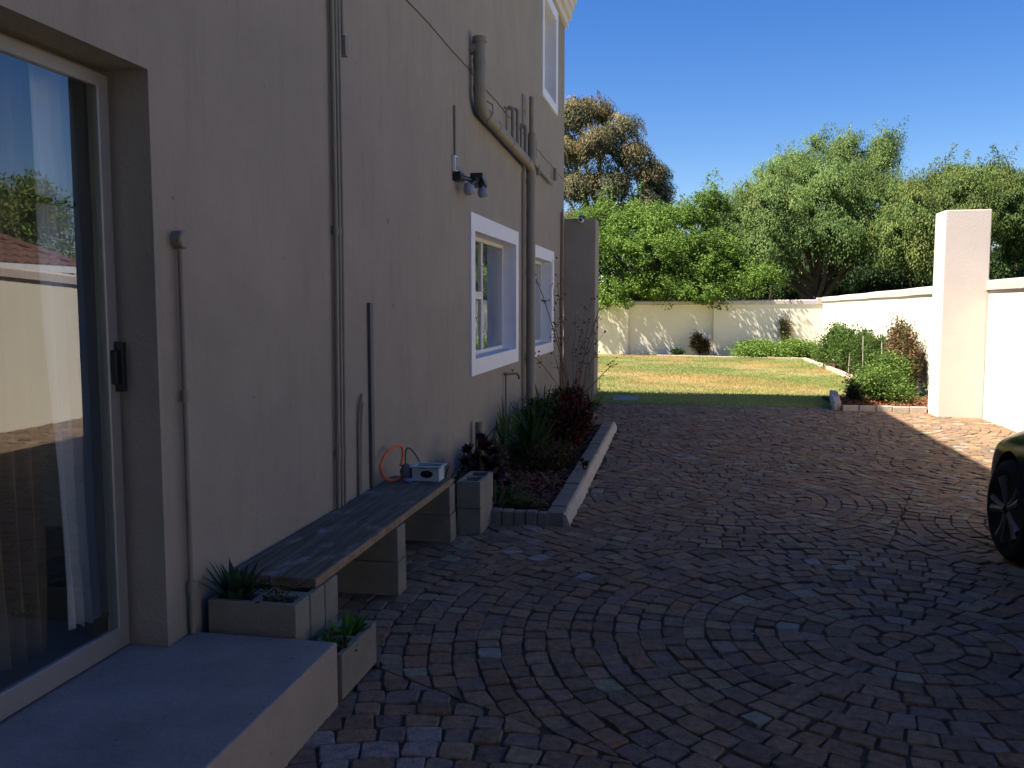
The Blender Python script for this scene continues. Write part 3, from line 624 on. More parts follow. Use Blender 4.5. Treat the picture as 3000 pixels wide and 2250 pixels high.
# outdoor sensor lamp
wpipe('conduit', 'thin conduit dropping to the white bracket above the lamps', 'conduit', [(WX + .014, 7.42, 2.85), (WX + .014, 7.42, 3.29)], .010, M_PIPE)
sl = thing('wall_lamp', 'black twin wall lamp with two round glass heads', 'lamp', (WX, 7.5, 2.72))
def slp(mb, nm, m, **k):
    o = mb.build(nm, m, **k); o.parent = sl; o.matrix_parent_inverse = Matrix.Translation((-WX, -7.5, -2.72))
b = MB(); b.box(WX + .001, WX + .03, 7.37, 7.46, 2.735, 2.87); slp(b, 'mounting_plate', M_WPLAST, bevel=.004)
b = MB(); [b.box(WX + .0305, WX + .036, 7.385, 7.445, z, z + .007) for z in np.arange(2.75, 2.86, .014)]; slp(b, 'vent_slots', M_BLACK)
b = MB(); b.box(WX + .001, WX + .07, 7.38, 7.50, 2.66, 2.735); b.tube([(WX + .05, 7.45, 2.70), (WX + .12, 7.66, 2.69)], .02, 10)
b.obox(Matrix.Translation((WX + .15, 7.72, 2.70)) @ Matrix.Rotation(R(-18), 4, 'X'), .11, .21, .045); b.tube([(WX + .12, 7.62, 2.68), (WX + .10, 7.56, 2.64)], .022, 10); b.tube([(WX + .16, 7.74, 2.69), (WX + .17, 7.74, 2.64)], .022, 10)
slp(b, 'bracket', M_BLACK, smooth=True)
for y, x, rx in ((7.54, .10, 8), (7.75, .175, -14)):
    b = MB(); b.lathe([(.016, .045), (.025, .04), (.044, .0), (.049, -.024), (.044, -.05), (.025, -.063), (.001, -.067)], Matrix.Translation((WX + x, y, 2.615)) @ Matrix.Rotation(R(rx), 4, 'X') @ Matrix.Rotation(R(-15), 4, 'Y'), 18); slp(b, 'lamp_head', M_BULB, smooth=True)
# tap
tp = thing('garden_tap', 'garden tap on a thin standpipe under the window', 'tap', (WX + .03, 9.5, 0))
def tpp(mb, nm, m):
    o = mb.build(nm, m, smooth=True); o.parent = tp; o.matrix_parent_inverse = Matrix.Translation((-WX - .03, -9.5, 0))
b = MB(); b.tube([(WX + .03, 9.5, 0), (WX + .03, 9.5, .84)], .011, 8); tpp(b, 'standpipe', M_PIPE)
b = MB(); b.tube([(WX + .03, 9.47, .84), (WX + .08, 9.6, .84), (WX + .11, 9.72, .835), (WX + .125, 9.76, .80), (WX + .125, 9.77, .765)], [.014, .015, .013, .012, .012], 8); b.tube([(WX + .08, 9.62, .84), (WX + .08, 9.62, .875)], .006, 6); tpp(b, 'spout', M_BRASS)
b = MB(); b.box(WX + .055, WX + .105, 9.612, 9.628, .876, .886); tpp(b, 'tap_handle', M_BRASS)
# corner conduit, camera, stub
wpipe('cable', 'reddish cable running down the far house corner', 'cable', [(WX + .012, 13.9, .03), (WX + .012, 13.92, 1.4), (WX + .014, 13.9, 1.7), (WX + .012, 13.93, 3.05)], .010, M_RUST, n=8)
wpipe('conduit', 'slim pale conduit clipped near the far house corner', 'conduit', [(WX + .016, 14.05, .03), (WX + .016, 14.07, 3.1)], .012, M_PIPE, n=8)
sc = thing('security_camera', 'small white security camera on top of the grey gate pillar', 'camera', (-1.70, 14.28, 2.96))
def scp(mb, nm, m):
    o = mb.build(nm, m, smooth=True); o.parent = sc; o.matrix_parent_inverse = Matrix.Translation((1.70, -14.28, -2.96))
b = MB(); b.lathe([(.055, 0), (.055, .02), (.04, .055), (.001, .06)], Matrix.Translation((-1.70, 14.40, 2.991)), 14); b.tube([(-1.70, 14.4, 3.03), (-1.69, 14.27, 3.0)], .018, 8); scp(b, 'mount', M_TRUNK_D)
b = MB(); b.lathe([(.034, -.08), (.038, .07), (.034, .08)], Matrix.Translation((-1.685, 14.21, 2.955)) @ Matrix.Rotation(R(90), 4, 'X'), 14); scp(b, 'housing', M_WPLAST)
b = MB(); b.lathe([(.025, 0), (.025, .004)], Matrix.Translation((-1.685, 14.129, 2.955)) @ Matrix.Rotation(R(90), 4, 'X'), 14); scp(b, 'lens', M_BLACK)
wpipe('drain_stub', 'short grey pipe stub standing in the bed near the bench', 'pipe', [(-1.90, 8.0, -.02), (-1.90, 8.02, .50)], .042, M_PIPE, n=14)

n = 260; lx = np.concatenate([RNG.uniform(-1.4, 3.9, 120), RNG.normal(-.72, .07, 80), RNG.uniform(-1.9, -1.2, 60)]); ly = np.concatenate([RNG.uniform(2.2, 14, 120), RNG.uniform(6.2, 11.8, 80), RNG.uniform(3.7, 6.1, 60)])
a_ = RNG.uniform(0, 6.28, n)
tag(leafmesh('leaf_litter', np.stack([lx, ly, np.full(n, .006)], 1), unit(np.stack([np.cos(a_), np.sin(a_), np.full(n, .12)], 1)), unit(np.stack([RNG.normal(0, .3, n), RNG.normal(0, .3, n), np.ones(n)], 1)), RNG.uniform(.012, .035, n), RNG.uniform(.008, .018, n), np.array([(.25, .17, .09), (.10, .07, .04), (.34, .30, .24), (.12, .13, .05)])[RNG.integers(0, 4, n)], M_CHIP), 'tiny dry leaves and crumbs strewn on the paving', None, kind='stuff')
# ---------------------------------------------------------------- things on the bench end
def curve3(pts, n=40):
    P = [Vector(p) for p in pts]; P = [P[0] * 2 - P[1]] + P + [P[-1] * 2 - P[-2]]; out = []
    m = len(P) - 3
    for i in range(m):
        for t in np.linspace(0, 1, n // m + 1)[:-1]:
            a, b, c, d = P[i:i + 4]; out.append(.5 * ((2 * b) + (c - a) * t + (2 * a - 5 * b + 4 * c - d) * t * t + (3 * b - a - 3 * c + d) * t ** 3))
    out.append(P[-2]); return out
wpipe('hose', 'orange hose loop standing at the far end of the bench', 'hose', curve3([(-1.86, 5.62, .445), (-1.90, 5.5, .44), (-1.93, 5.42, .475), (-1.945, 5.4, .55), (-1.93, 5.47, .625), (-1.90, 5.56, .655), (-1.875, 5.63, .645), (-1.87, 5.63, .57), (-1.875, 5.6, .52)]), .0095, M_ORANGE, n=8)
wpipe('hose', 'dark green hose bent in a peak behind the aqua container', 'hose', curve3([(-1.86, 5.66, .50), (-1.865, 5.68, .60), (-1.85, 5.71, .625), (-1.81, 5.74, .57), (-1.78, 5.76, .50)], 24), .006, M_GREENH, n=6)
b = MB(); b.sphere((-1.835, 5.60, .482), .05, 10, sc=(.9, .8, 1.1)); st = b.build('stone', M_STONE, smooth=True)
for v in st.data.vertices: v.co *= 1 + .0; v.co += Vector((math.sin(v.co.z * 90), math.sin(v.co.x * 110), math.cos(v.co.y * 100))) * .004
tag(st, 'dark rounded stone on the bench beside the orange hose', 'stone')
box = thing('plant_container', 'pale aqua plastic container with an oval opening on the bench end', 'container', (-1.70, 5.63, .43))
b = MB(); b.voxels([-1.785, -1.775, -1.605, -1.595], [5.56, 5.57, 5.68, 5.69], [.4285, .436, .52], lambda x, y, z: z < .436 or not (-1.775 < x < -1.605 and 5.57 < y < 5.68))
o = b.build('tub', M_AQUA, bevel=.004); o.parent = box; o.matrix_parent_inverse = Matrix.Translation((1.70, -5.63, -.43))
b = MB(); b.lathe([(.001, 0), (.042, 0), (.042, .003), (.001, .003)], Matrix.Translation((-1.68, 5.559, .478)) @ Matrix.Rotation(R(90), 4, 'X') @ Matrix.Diagonal((1, .6, 1, 1)), 18)
o = b.build('oval_opening', M_BLACK); o.parent = box; o.matrix_parent_inverse = Matrix.Translation((1.70, -5.63, -.43))
b = MB(); b.voxels([-1.80, -1.775, -1.605, -1.58], [5.545, 5.57, 5.68, 5.705], [.521, .531], lambda x, y, z: not (-1.775 < x < -1.605 and 5.57 < y < 5.68))
o = b.build('rim', M_AQUA, bevel=.003); o.parent = box; o.matrix_parent_inverse = Matrix.Translation((1.70, -5.63, -.43))
b = MB(); b.lathe([(.03, 0), (.034, .012), (.028, .022), (.001, .024)], Matrix.Translation((-1.80, 5.535, .4285)), 14); tag(b.build('hose_fitting', mat('blue_plastic', (.18, .25, .38), .3, .5), smooth=True), 'small bluish hose fitting lying on the bench end', 'fitting')

# ---------------------------------------------------------------- garden bed left, its kerb
mb = grid_sheet(WX + .001, -.95, 6.28, 11.42, .035, 14, 50, .008); tag(mb.build('garden_bed', M_MULCH, smooth=True), 'mulched bed along the house wall', None, kind='structure')
mb = grid_sheet(WX + .001, -1.4, 11.421, 14.29, .02, 6, 25, .006); tag(mb.build('garden_bed', M_MULCH, smooth=True), 'narrow strip of bed near the gate pillar', None, kind='structure')
def chips(name, x0, x1, y0, y1, z, n, label):
    x = RNG.uniform(x0, x1, n); y = RNG.uniform(y0, y1, n); a = RNG.uniform(0, 6.28, n)
    d = unit(np.stack([np.cos(a), np.sin(a), RNG.uniform(-.2, .5, n)], 1)); nn = unit(np.stack([RNG.normal(0, .4, n), RNG.normal(0, .4, n), np.ones(n)], 1))
    c = np.array([[.20, .075, .035]]) * RNG.uniform(.4, 1.6, (n, 1)) + RNG.uniform(0, .03, (n, 1))
    return tag(leafmesh(name, np.stack([x, y, z + RNG.uniform(0, .02, n)], 1), d, nn, RNG.uniform(.02, .055, n), RNG.uniform(.012, .03, n), c, M_CHIP), label, None, kind='stuff')
chips('mulch', WX + .03, -.97, 6.33, 11.4, .04, 9000, 'reddish bark mulch in the bed by the house')
chips('mulch', 2.45, 4.1, 14.1, 15.9, .05, 2500, 'reddish mulch in the corner bed by the right pillar')
kerb = thing('kerb', None, None, (-.84, 6.2, 0)); kerb['kind'] = 'structure'; kerb['label'] = 'concrete kerb edging the bed by the house'
def kb(mb, nm, m, par, org, **k):
    o = mb.build(nm, m, **k); o.parent = par; o.matrix_parent_inverse = Matrix.Translation(-Vector(org)); return o
org = (-.84, 6.2, 0)
for i in range(24):      # stones along the drive
    y = 6.215 + i * .2165; sx_ = -.012 * (y - 6.2); z = .10 + random.uniform(-.006, .006)
    b = MB(); b.box(-.975 + sx_, -.852 + sx_ + random.uniform(-.003, .003), y, y + .208, -.03, z); kb(b, 'kerb_stone', M_KERB, kerb, org, bevel=.008)
for i in range(5):       # stones across the near end
    x = -1.395 + i * .0885; w = .083; b = MB(); b.box(x, x + w, 6.205 + random.uniform(-.005, .005), 6.29, -.03, .098 + random.uniform(-.006, .006)); kb(b, 'kerb_stone', M_KERB, kerb, org, bevel=.012)
b = MB(); vs = []; fs = []; nseg = 60
for i in range(nseg + 1):
    y = 6.22 + 5.2 * i / nseg; s_ = -.012 * (y - 6.2); e = random.uniform(-.008, .008)
    vs += [(-.852 + s_, y, -.03), (-.800 + s_ + e, y, -.03), (-.803 + s_ + e, y, .012), (-.832 + s_ + e * .5, y, .082 + random.uniform(-.007, .007)), (-.851 + s_, y, .088)]
for i in range(nseg):
    for j in range(4): fs.append((i * 5 + j, (i + 1) * 5 + j, (i + 1) * 5 + j + 1, i * 5 + j + 1)[::-1])
fs += [(0, 1, 2, 3, 4)]; b.add(vs, fs); kb(b, 'mortar_haunch', M_MORTAR, kerb, org)
# drain cover on the lawn's edge
b = MB(); b.box(-1.2, -.79, 14.70, 15.36, -.03, .022); tag(b.build('drain_cover', mat('cover_concrete', (.20, .195, .195), .8, .2, bump=.4, bscale=60, var=.1), bevel=.01), 'flat grey drain cover at the near edge of the lawn', 'drain cover')
# right bed and its edgings
mb = grid_sheet(2.33, 4.148, 14.0, 16.1, .02, 10, 12, .01); tag(mb.build('garden_bed', M_MULCH, smooth=True), 'corner bed beside the sunlit pillar', None, kind='structure')
mb = grid_sheet(3.62, 4.148, 16.101, 28.6, .01, 4, 40, .008); tag(mb.build('garden_bed', M_MULCH, smooth=True), 'long bed below the right boundary wall', None, kind='structure')
k2 = thing('kerb', None, None, (2.25, 14.05, 0)); k2['kind'] = 'structure'; k2['label'] = 'low kerb around the corner bed on the right'
o2 = (2.25, 14.05, 0)
for i in range(8): y = 14.06 + i * .235; b = MB(); b.box(2.235 + i * .03, 2.335 + i * .03, y, y + .228, -.03, .135 + random.uniform(-.005, .005)); kb(b, 'kerb_stone', M_MORTAR, k2, o2, bevel=.01)
for i in range(5): x = 2.345 + i * .238; b = MB(); b.box(x, x + .231, 13.975 - i * .01, 14.05 - i * .01, -.03, .085 + random.uniform(-.005, .005)); kb(b, 'kerb_stone', M_MORTAR, k2, o2, bevel=.01)
k3 = thing('kerb', None, None, (3.6, 18, 0)); k3['kind'] = 'structure'; k3['label'] = 'pale edging between lawn and right bed'
for i in range(40):
    y = 17.4 + i * .238; b = MB(); b.box(3.60 - .006 * i, 3.69 - .006 * i, y, y + .23, -.03, .07 + random.uniform(-.008, .008)); kb(b, 'kerb_stone', mat('edging_stone', (.5, .43, .33), .9, .1, bump=.6, var=.15, vscale=8) if i == 0 else bpy.data.materials['edging_stone'], k3, (3.6, 18, 0), bevel=.008, seg=1)
k4 = thing('kerb', None, None, (2, 27.2, 0)); k4['kind'] = 'structure'; k4['label'] = 'pale edging before the back wall bed'
for i in range(20):
    x = -.9 + i * .22; b = MB(); b.box(x, x + .21, 27.85 - .035 * i, 27.93 - .035 * i, -.03, .045 + random.uniform(-.008, .008)); kb(b, 'kerb_stone', bpy.data.materials['edging_stone'], k4, (2, 27.2, 0), bevel=.006, seg=1)

# ---------------------------------------------------------------- plants
def blade(mb, base, az, length, width, droop, col, seg=6, lean=.35, twist=0.):
    d = Vector((math.cos(az), math.sin(az), 0)); side = Vector((-math.sin(az + twist), math.cos(az + twist), 0))
    vs = []; p = Vector(base); ang = R(90) - lean
    for i in range(seg + 1):
        t = i / seg; w = width * (1 - t) ** .6 * (.55 + .9 * min(t * 3, 1)) * .5 + .0004
        vs += [p - side * w, p + Vector((0, 0, -.0 * w)), p + side * w]
        vs[-2] = p - Vector((d.x, d.y, 0)) * w * .3
        p = p + (d * math.cos(ang) + Vector((0, 0, 1)) * math.sin(ang)) * (length / seg); ang -= droop / seg
    fs = []
    for i in range(seg):
        a = i * 3; fs += [(a, a + 1, a + 4, a + 3), (a + 1, a + 2, a + 5, a + 4)]
    mb.add(vs, fs, 0, col)
def strappy(name, label, cat, loc, n, length, width, cols, droop=1.6, lean=(.1, .8), spread=.06, group=None):
    mb = MB()
    for i in range(n):
        az = random.uniform(0, 6.28); r = random.uniform(0, spread); c = random.choice(cols); s = random.uniform(.7, 1.25)
        blade(mb, (loc[0] + r * math.cos(az), loc[1] + r * math.sin(az), loc[2]), az, length * random.uniform(.6, 1.1), width * random.uniform(.7, 1.2), droop * random.uniform(.3, 1.2), tuple(x * s for x in c), lean=random.uniform(*lean), twist=random.uniform(-.5, .5))
    return tag(mb.build(name, M_LEAF, loc=loc, colors=True, smooth=True), label, cat, group)
GR = [(.035, .075, .018), (.05, .10, .022), (.028, .055, .015)]; YG = [(.14, .19, .04), (.09, .15, .03), (.2, .22, .06)]
def rosette(mb, c, r, n, col, tilt=0., wf=.38):
    for i in range(n):
        az = i * 2.399; k = i / n; rr_ = r * (.35 + .65 * k); lean = .1 + 1.0 * k
        s = random.uniform(.7, 1.3); blade(mb, c, az + random.uniform(-.1, .1), rr_, r * wf, .2, tuple(x * s for x in col), seg=3, lean=lean)
def aeonium(name, label, loc, heads, col):
    root = thing(name, label, 'plant', loc); st = MB(); lf = MB()
    for (dx, dy, h, r) in heads:
        st.tube([(0, 0, 0), (dx * .6, dy * .6, h * .5), (dx, dy, h)], [.012, .01, .008], 6)
        tm = MB(); rosette(tm, (0, 0, 0), r * .9, 30, col, wf=.42)
        Mr = Matrix.Translation((dx, dy, h - .01)) @ Matrix.Rotation(random.uniform(-.7, .7), 4, 'X') @ Matrix.Rotation(random.uniform(-.6, .6), 4, 'Y') @ Matrix.Diagonal((1, 1, 1.5, 1))
        o_ = len(lf.v); lf.v += [tuple(Mr @ Vector(q)) for q in tm.v]; lf.f += [tuple(i + o_ for i in f) for f in tm.f]; lf.mi += tm.mi; lf.col += tm.col
    st.build('stem', M_BARK, root, smooth=True); lf.build('rosettes', M_SUCC, root, colors=True, smooth=True); return root
aeonium('aeonium', 'near black rosette succulent behind the bench end blocks', (-1.62, 6.85, .03), [(0, 0, .42, .13), (.09, .06, .38, .10), (-.10, .03, .38, .10), (.04, -.08, .33, .10), (.15, -.02, .28, .09), (-.03, .1, .47, .10), (-.12, -.08, .31, .09), (.07, .02, .25, .1), (-.05, -.04, .22, .1), (.02, .06, .33, .1), (.12, .1, .3, .08), (-.08, .1, .3, .09)], (.032, .013, .014))
aeonium('aeonium', 'small dark rosette plant leaning over the kerb', (-.90, 7.95, .08), [(.03, 0, .06, .07), (-.02, .04, .09, .05)], (.03, .008, .016))
aeonium('aeonium', 'dark rosettes low in the bed beside the hollow block', (-1.45, 6.62, .03), [(0, 0, .22, .09), (.08, .05, .17, .07), (-.08, .02, .2, .08)], (.035, .014, .018))
strappy('strap_leaf_plant', 'large dense clump of dark green strap leaves in the middle of the bed', 'plant', (-1.52, 8.6, .03), 90, .55, .032, GR, 1.3, (.1, .95), .12)
strappy('strap_leaf_plant', 'upright green strap leaves close to the downpipe', 'plant', (-1.68, 9.7, .03), 60, .58, .03, GR + [YG[1]], 1.1, (.05, .7), .1)
strappy('strap_leaf_plant', 'yellow green strap leaves at the foot of the garden tap', 'plant', (-1.86, 9.05, .03), 26, .62, .028, YG, .8, (.03, .45), .05)
strappy('strap_leaf_plant', 'green strap leaves below the smaller ground floor window', 'plant', (-1.75, 10.9, .03), 60, .6, .03, GR + [YG[1]], 1.0, (.05, .8), .12)
strappy('strap_leaf_plant', 'green leafy clump between the bench end and the dark succulent', 'plant', (-1.83, 6.3, .03), 60, .46, .024, GR + [YG[1]], 1.2, (.05, .8), .1)
strappy('strap_leaf_plant', 'low bright tuft near the front of the bed', 'plant', (-1.40, 6.85, .03), 42, .24, .026, [(.08, .13, .03), (.06, .1, .02), (.16, .17, .05)], 1.5, (.2, 1.1), .06)
strappy('strap_leaf_plant', 'thin arching leaves beside the grey pipe stub', 'plant', (-1.92, 7.75, .03), 8, .62, .016, GR, 1.0, (.05, .3), .03)
strappy('dry_grass', 'dry tan grass tuft in the middle of the mulch', 'plant', (-1.13, 7.45, .03), 22, .2, .008, [(.25, .15, .09), (.16, .08, .05)], 1.8, (.1, .9), .05)
strappy('strap_leaf_plant', 'grassy tuft by the foot of the grey gate pillar', 'plant', (-1.42, 13.4, .02), 50, .42, .014, GR + YG, 1.2, (.05, .9), .12)
strappy('aloe', 'spiky aloe growing from the planted block near the door', 'plant', (-1.84, 3.315, .33), 40, .21, .03, [(.03, .065, .03), (.04, .085, .035)], .5, (.1, .8), .02)
strappy('strap_leaf_plant', 'bright green leaves in the low planter beside the step', 'plant', (-1.42, 3.48, .14), 44, .14, .026, [(.06, .17, .02), (.09, .22, .03)], .9, (.1, .9), .03)
def shrub(name, label, loc, size, n, leaf, cols, m=M_LEAF, cat='shrub', stems=9, shape=1., droop=0., upright=0., group=None, lobes=5):
    """bushy plant: stems from the base, clumps of leaves on an uneven body"""
    rx, ry, rz = size; root = thing(name, label, cat, loc, group)
    lob = [(random.uniform(-.45, .45) * rx, random.uniform(-.45, .45) * ry, rz * random.uniform(.5, 1.1), random.uniform(.5, .75)) for _ in range(lobes)]
    P = []
    for (lx, ly, lz, ls) in lob:
        k = n // lobes; d = unit(RNG.normal(size=(k, 3))); rad = RNG.uniform(.35, 1.0, k) ** .6
        q = d * rad[:, None] * np.array([rx * ls, ry * ls, rz * ls * shape]) + np.array([lx, ly, lz])
        # pull into small clumps
        cl = q[RNG.integers(0, k, max(4, k // 22))]; idx = RNG.integers(0, len(cl), k)
        q = q * .5 + cl[idx] * .5 + RNG.normal(0, .09, (k, 3)) * max(rx, .3)
        P.append(q)
    P = np.concatenate(P); P = P[P[:, 2] > .01]; k = len(P)
    cen = np.array([0, 0, rz * .6]); out = unit(P - cen); dirs = unit(out * .6 + RNG.normal(0, .6, (k, 3)) + np.array([0, 0, upright - droop]))
    nr = unit(out + RNG.normal(0, .5, (k, 3)) + np.array([0, 0, .5]))
    c = np.array(cols)[RNG.integers(0, len(cols), k)] * RNG.uniform(.65, 1.3, (k, 1))
    leafmesh('foliage', P.astype(np.float32), dirs, nr, leaf * RNG.uniform(.6, 1.3, k), leaf * .5 * RNG.uniform(.7, 1.2, k), c, m, root)
    st = MB()
    for i in range(stems):
        q = P[random.randrange(k)] * .85; st.tube([(random.uniform(-.03, .03), random.uniform(-.03, .03), -.02), (q[0] * .4, q[1] * .4, q[2] * .55), tuple(q)], [max(.004, rx * .025), max(.003, rx * .018), .002], 5)
    st.build('stem', M_BARK, root, smooth=True); return root
shrub('dark_plant', 'dark burgundy leafy growth under the black rosette succulent', (-1.66, 7.05, .03), (.2, .26, .24), 1500, .06, [(.04, .014, .014), (.03, .03, .012), (.05, .018, .016)], cat='plant', m=M_SUCC)
shrub('red_shrub', 'dark red leaved shrub spilling towards the kerb', (-1.18, 8.95, .03), (.30, .36, .36), 3400, .055, [(.08, .010, .014), (.05, .008, .012), (.12, .014, .018), (.04, .028, .012), (.03, .04, .012)], upright=.5)
shrub('red_shrub', 'second dark red shrub behind, towards the rose', (-1.35, 9.75, .03), (.28, .34, .42), 3000, .055, [(.075, .010, .014), (.05, .008, .012), (.10, .014, .018), (.03, .045, .014)], upright=.5)
shrub('low_shrub', 'brownish low shrub filling the bed before the red shrubs', (-1.25, 8.1, .03), (.32, .4, .17), 1800, .04, [(.07, .045, .02), (.05, .06, .02), (.09, .04, .025)])
shrub('low_shrub', 'dull green and brown plant behind the dark succulent', (-1.72, 7.6, .03), (.22, .35, .22), 1800, .045, [(.05, .07, .02), (.09, .045, .03), (.035, .05, .02)])
shrub('low_shrub', 'yellow green low plant along the near kerb stones', (-1.2, 6.5, .03), (.22, .1, .07), 700, .03, [(.09, .12, .03), (.08, .06, .03)])
shrub('low_shrub', 'green bush behind the red shrubs against the wall', (-1.7, 10.4, .03), (.25, .4, .3), 2000, .05, [(.04, .08, .02), (.03, .06, .018)])
shrub('low_shrub', 'leafy green bush at the end of the kerb', (-1.55, 11.8, .02), (.3, .5, .3), 2200, .045, [(.04, .07, .02), (.08, .1, .03), (.06, .03, .02)])
shrub('herb', 'small yellow and green herb in the right cell of the planted block', (-1.66, 3.32, .33), (.05, .04, .05), 150, .022, [(.12, .12, .02), (.05, .07, .02), (.03, .03, .015)], cat='plant', stems=4)
shrub('herb', 'leafy green herb at the near end of the low planter', (-1.42, 3.34, .15), (.05, .06, .04), 160, .03, [(.05, .12, .02), (.07, .05, .02)], cat='plant', stems=4)
# soil in planter cells
b = MB(); b.box(-1.475, -1.363, 3.25, 3.585, .02, .145); tag(b.build('planter_soil', M_MULCH), 'dark soil filling the low block planter', 'soil')
b = MB(); b.box(-1.906, -1.573, 3.279, 3.361, .21, .34); tag(b.build('planter_soil', M_MULCH), 'dark soil filling the planted block by the door', 'soil')
# climbing rose
rose = thing('rose_bush', 'leggy rose with tall bare canes before the grey pillar', 'rose bush', (-1.62, 12.6, .02))
st = MB(); lf = [[], [], [], [], []]
canes = []
for i in range(15):
    a = random.uniform(0, 6.28); sp = random.uniform(.05, .5); h = random.uniform(.9, 2.3)
    x, y = math.cos(a) * .12, math.sin(a) * .15; pts = [(x, y, 0)]
    for k in range(1, 8): pts.append((max(-.30, x + math.cos(a) * sp * (k / 7) ** 1.6 + random.uniform(-.03, .03)), y + math.sin(a) * sp * (k / 7) ** 1.6 + random.uniform(-.04, .04), h * k / 7))
    canes.append(pts); st.tube(pts, [.007 - .0007 * k for k in range(8)], 5)
for (tx, ty, tz) in ((-.25, -1.6, 1.9), (.55, -.2, 1.9), (-.28, -1.7, .95), (.62, -.3, .75)):
    pts = [(0, 0, .15), (tx * .4, ty * .35, tz * .5), (tx * .8, ty * .75, tz * .85), (tx, ty, tz)]; canes.append(pts); st.tube(curve3(pts, 12), .006, 5)
st.build('cane', mat('cane_bark', (.13, .085, .06), .8, .2), rose, smooth=True)
pp = []; 
for c in canes:
    for k in range(7):
        q = Vector(c[random.randrange(len(c) // 2, len(c))]); pp += [(q.x + random.gauss(0, .03), q.y + random.gauss(0, .03), q.z + random.gauss(0, .04)) for _ in range(2)]
pp += [(canes[-2][-1][0] + random.gauss(0, .05), canes[-2][-1][1] + random.gauss(0, .06), canes[-2][-1][2] + random.gauss(0, .04)) for _ in range(26)]
pp = np.array(pp); k = len(pp)
leafmesh('leaf', pp, unit(RNG.normal(size=(k, 3))), unit(RNG.normal(size=(k, 3))), RNG.uniform(.03, .055, k), RNG.uniform(.02, .035, k), np.array([[.05, .06, .03]]) * RNG.uniform(.5, 1.6, (k, 1)), M_LEAF, rose)['kind'] = 'stuff'
for p, r in (((.08, -.1, 1.46), .055), ((-.25, .0, 1.78), .03)): fl = MB(); rosette(fl, p, r, 18, (.75, .42, .38)); fl.build('flower', M_LEAF, rose, colors=True)
# sprout in the lawn
sp = MB(); sp.tube([(0, 0, 0), (0, 0, .24)], .004, 5, col=(.1, .08, .04)); rosette(sp, (0, 0, .02), .06, 10, (.05, .07, .02)); rosette(sp, (0, 0, .24), .02, 6, (.08, .05, .03)); 
o = sp.build('garden_marker', M_LEAF, colors=True); o.location = (-1.60, 16.6, -.01); tag(o, 'thin sprouting stem standing in the lawn by the pillar', 'plant')

# right bed planting
DKG = [(.07, .12, .03), (.09, .15, .035), (.05, .09, .022)]; BRG = [(.15, .25, .045), (.11, .2, .035), (.19, .29, .06)]
shrub('mound_shrub', 'low bright green mound left of the back wall planting', (1.95, 28.2, 0), (.75, .4, .3), 8000, .075, BRG, group=None)
shrub('mound_shrub', 'flat bright green ground cover before the two mounds', (2.4, 27.8, 0), (1.4, .4, .15), 8000, .075, BRG)
shrub('mound_shrub', 'rounded bright green mound nearest the wall corner', (3.35, 28.0, 0), (.75, .45, .36), 8000, .075, BRG)
shrub('mound_shrub', 'fresh green shrub low at the right wall beside the corner mound', (3.75, 26.0, 0), (.35, .5, .33), 4000, .05, BRG + DKG)
shrub('bay_shrub', 'dense upright dark green shrub leftmost in the right bed', (3.72, 23.3, 0), (.5, .6, .80), 7000, .07, DKG + [BRG[1]], upright=.5)
shrub('bay_shrub', 'second upright green shrub close to its neighbour', (3.8, 22.0, 0), (.46, .55, .76), 7000, .07, DKG + [BRG[1]], upright=.5)
shrub('bay_shrub', 'narrow green shrub behind the wooden stakes', (3.82, 20.4, 0), (.34, .6, .7), 5600, .06, DKG, upright=.6)
shrub('bay_shrub', 'slim green shrub right of the wooden stakes', (3.86, 19.0, 0), (.3, .55, .66), 5200, .06, DKG, upright=.6)
for i, (x, y, h) in enumerate(((3.66, 19.55, .95), (3.76, 19.3, .85), (3.70, 17.9, .9), (3.55, 20.6, .55))):
    b = MB(); b.box(-.008, .008, -.008, .008, -.05, h); o = b.build('plant_stake', M_MORTAR); o.location = (x, y, 0); o.rotation_euler = (random.uniform(-.04, .04), random.uniform(-.04, .04), .4)
    tag(o, ['left pale stake of the pair among the shrubs', 'right pale stake of the pair among the shrubs', 'single pale stake before the brown leaved climber', 'short pale stake in front of the second green shrub'][i], 'stake', 'pale plant stakes in the right bed')
shrub('bronze_climber', 'tall bronze and brown leaved climber against the bright wall', (3.86, 16.9, 0), (.34, .85, .92), 9000, .06, [(.16, .09, .05), (.10, .10, .04), (.22, .12, .08), (.08, .10, .03)], cat='climber', lobes=8)
shrub('front_shrub', 'loose bright green shrub touching the sunlit pillar', (3.15, 15.2, .02), (.62, .6, .36), 9000, .05, BRG + DKG, lobes=8)
shrub('front_shrub', 'taller green shrub behind the loose one by the pillar', (3.5, 16.4, .02), (.5, .6, .52), 7000, .05, BRG + DKG, lobes=6)
shrub('dark_shrub', 'small dark shrub in the shade inside the kerb corner', (2.72, 15.15, .02), (.2, .3, .19), 1800, .04, [(.03, .035, .02), (.05, .05, .02)])
shrub('wall_climber', 'slender young climber growing up the back wall', (3.05, 28.72, 0), (.24, .12, .85), 2200, .06, [(.12, .13, .05), (.18, .15, .07)], cat='climber', lobes=6)
shrub('back_shrub', 'dark reddish green shrub at the step in the back wall', (.42, 28.7, 0), (.36, .2, .5), 4200, .065, [(.07, .06, .02), (.04, .07, .02), (.10, .05, .03)], lobes=6)
shrub('back_shrub', 'small green weed cluster left of the reddish shrub', (-.25, 28.8, 0), (.35, .15, .14), 1200, .05, DKG)

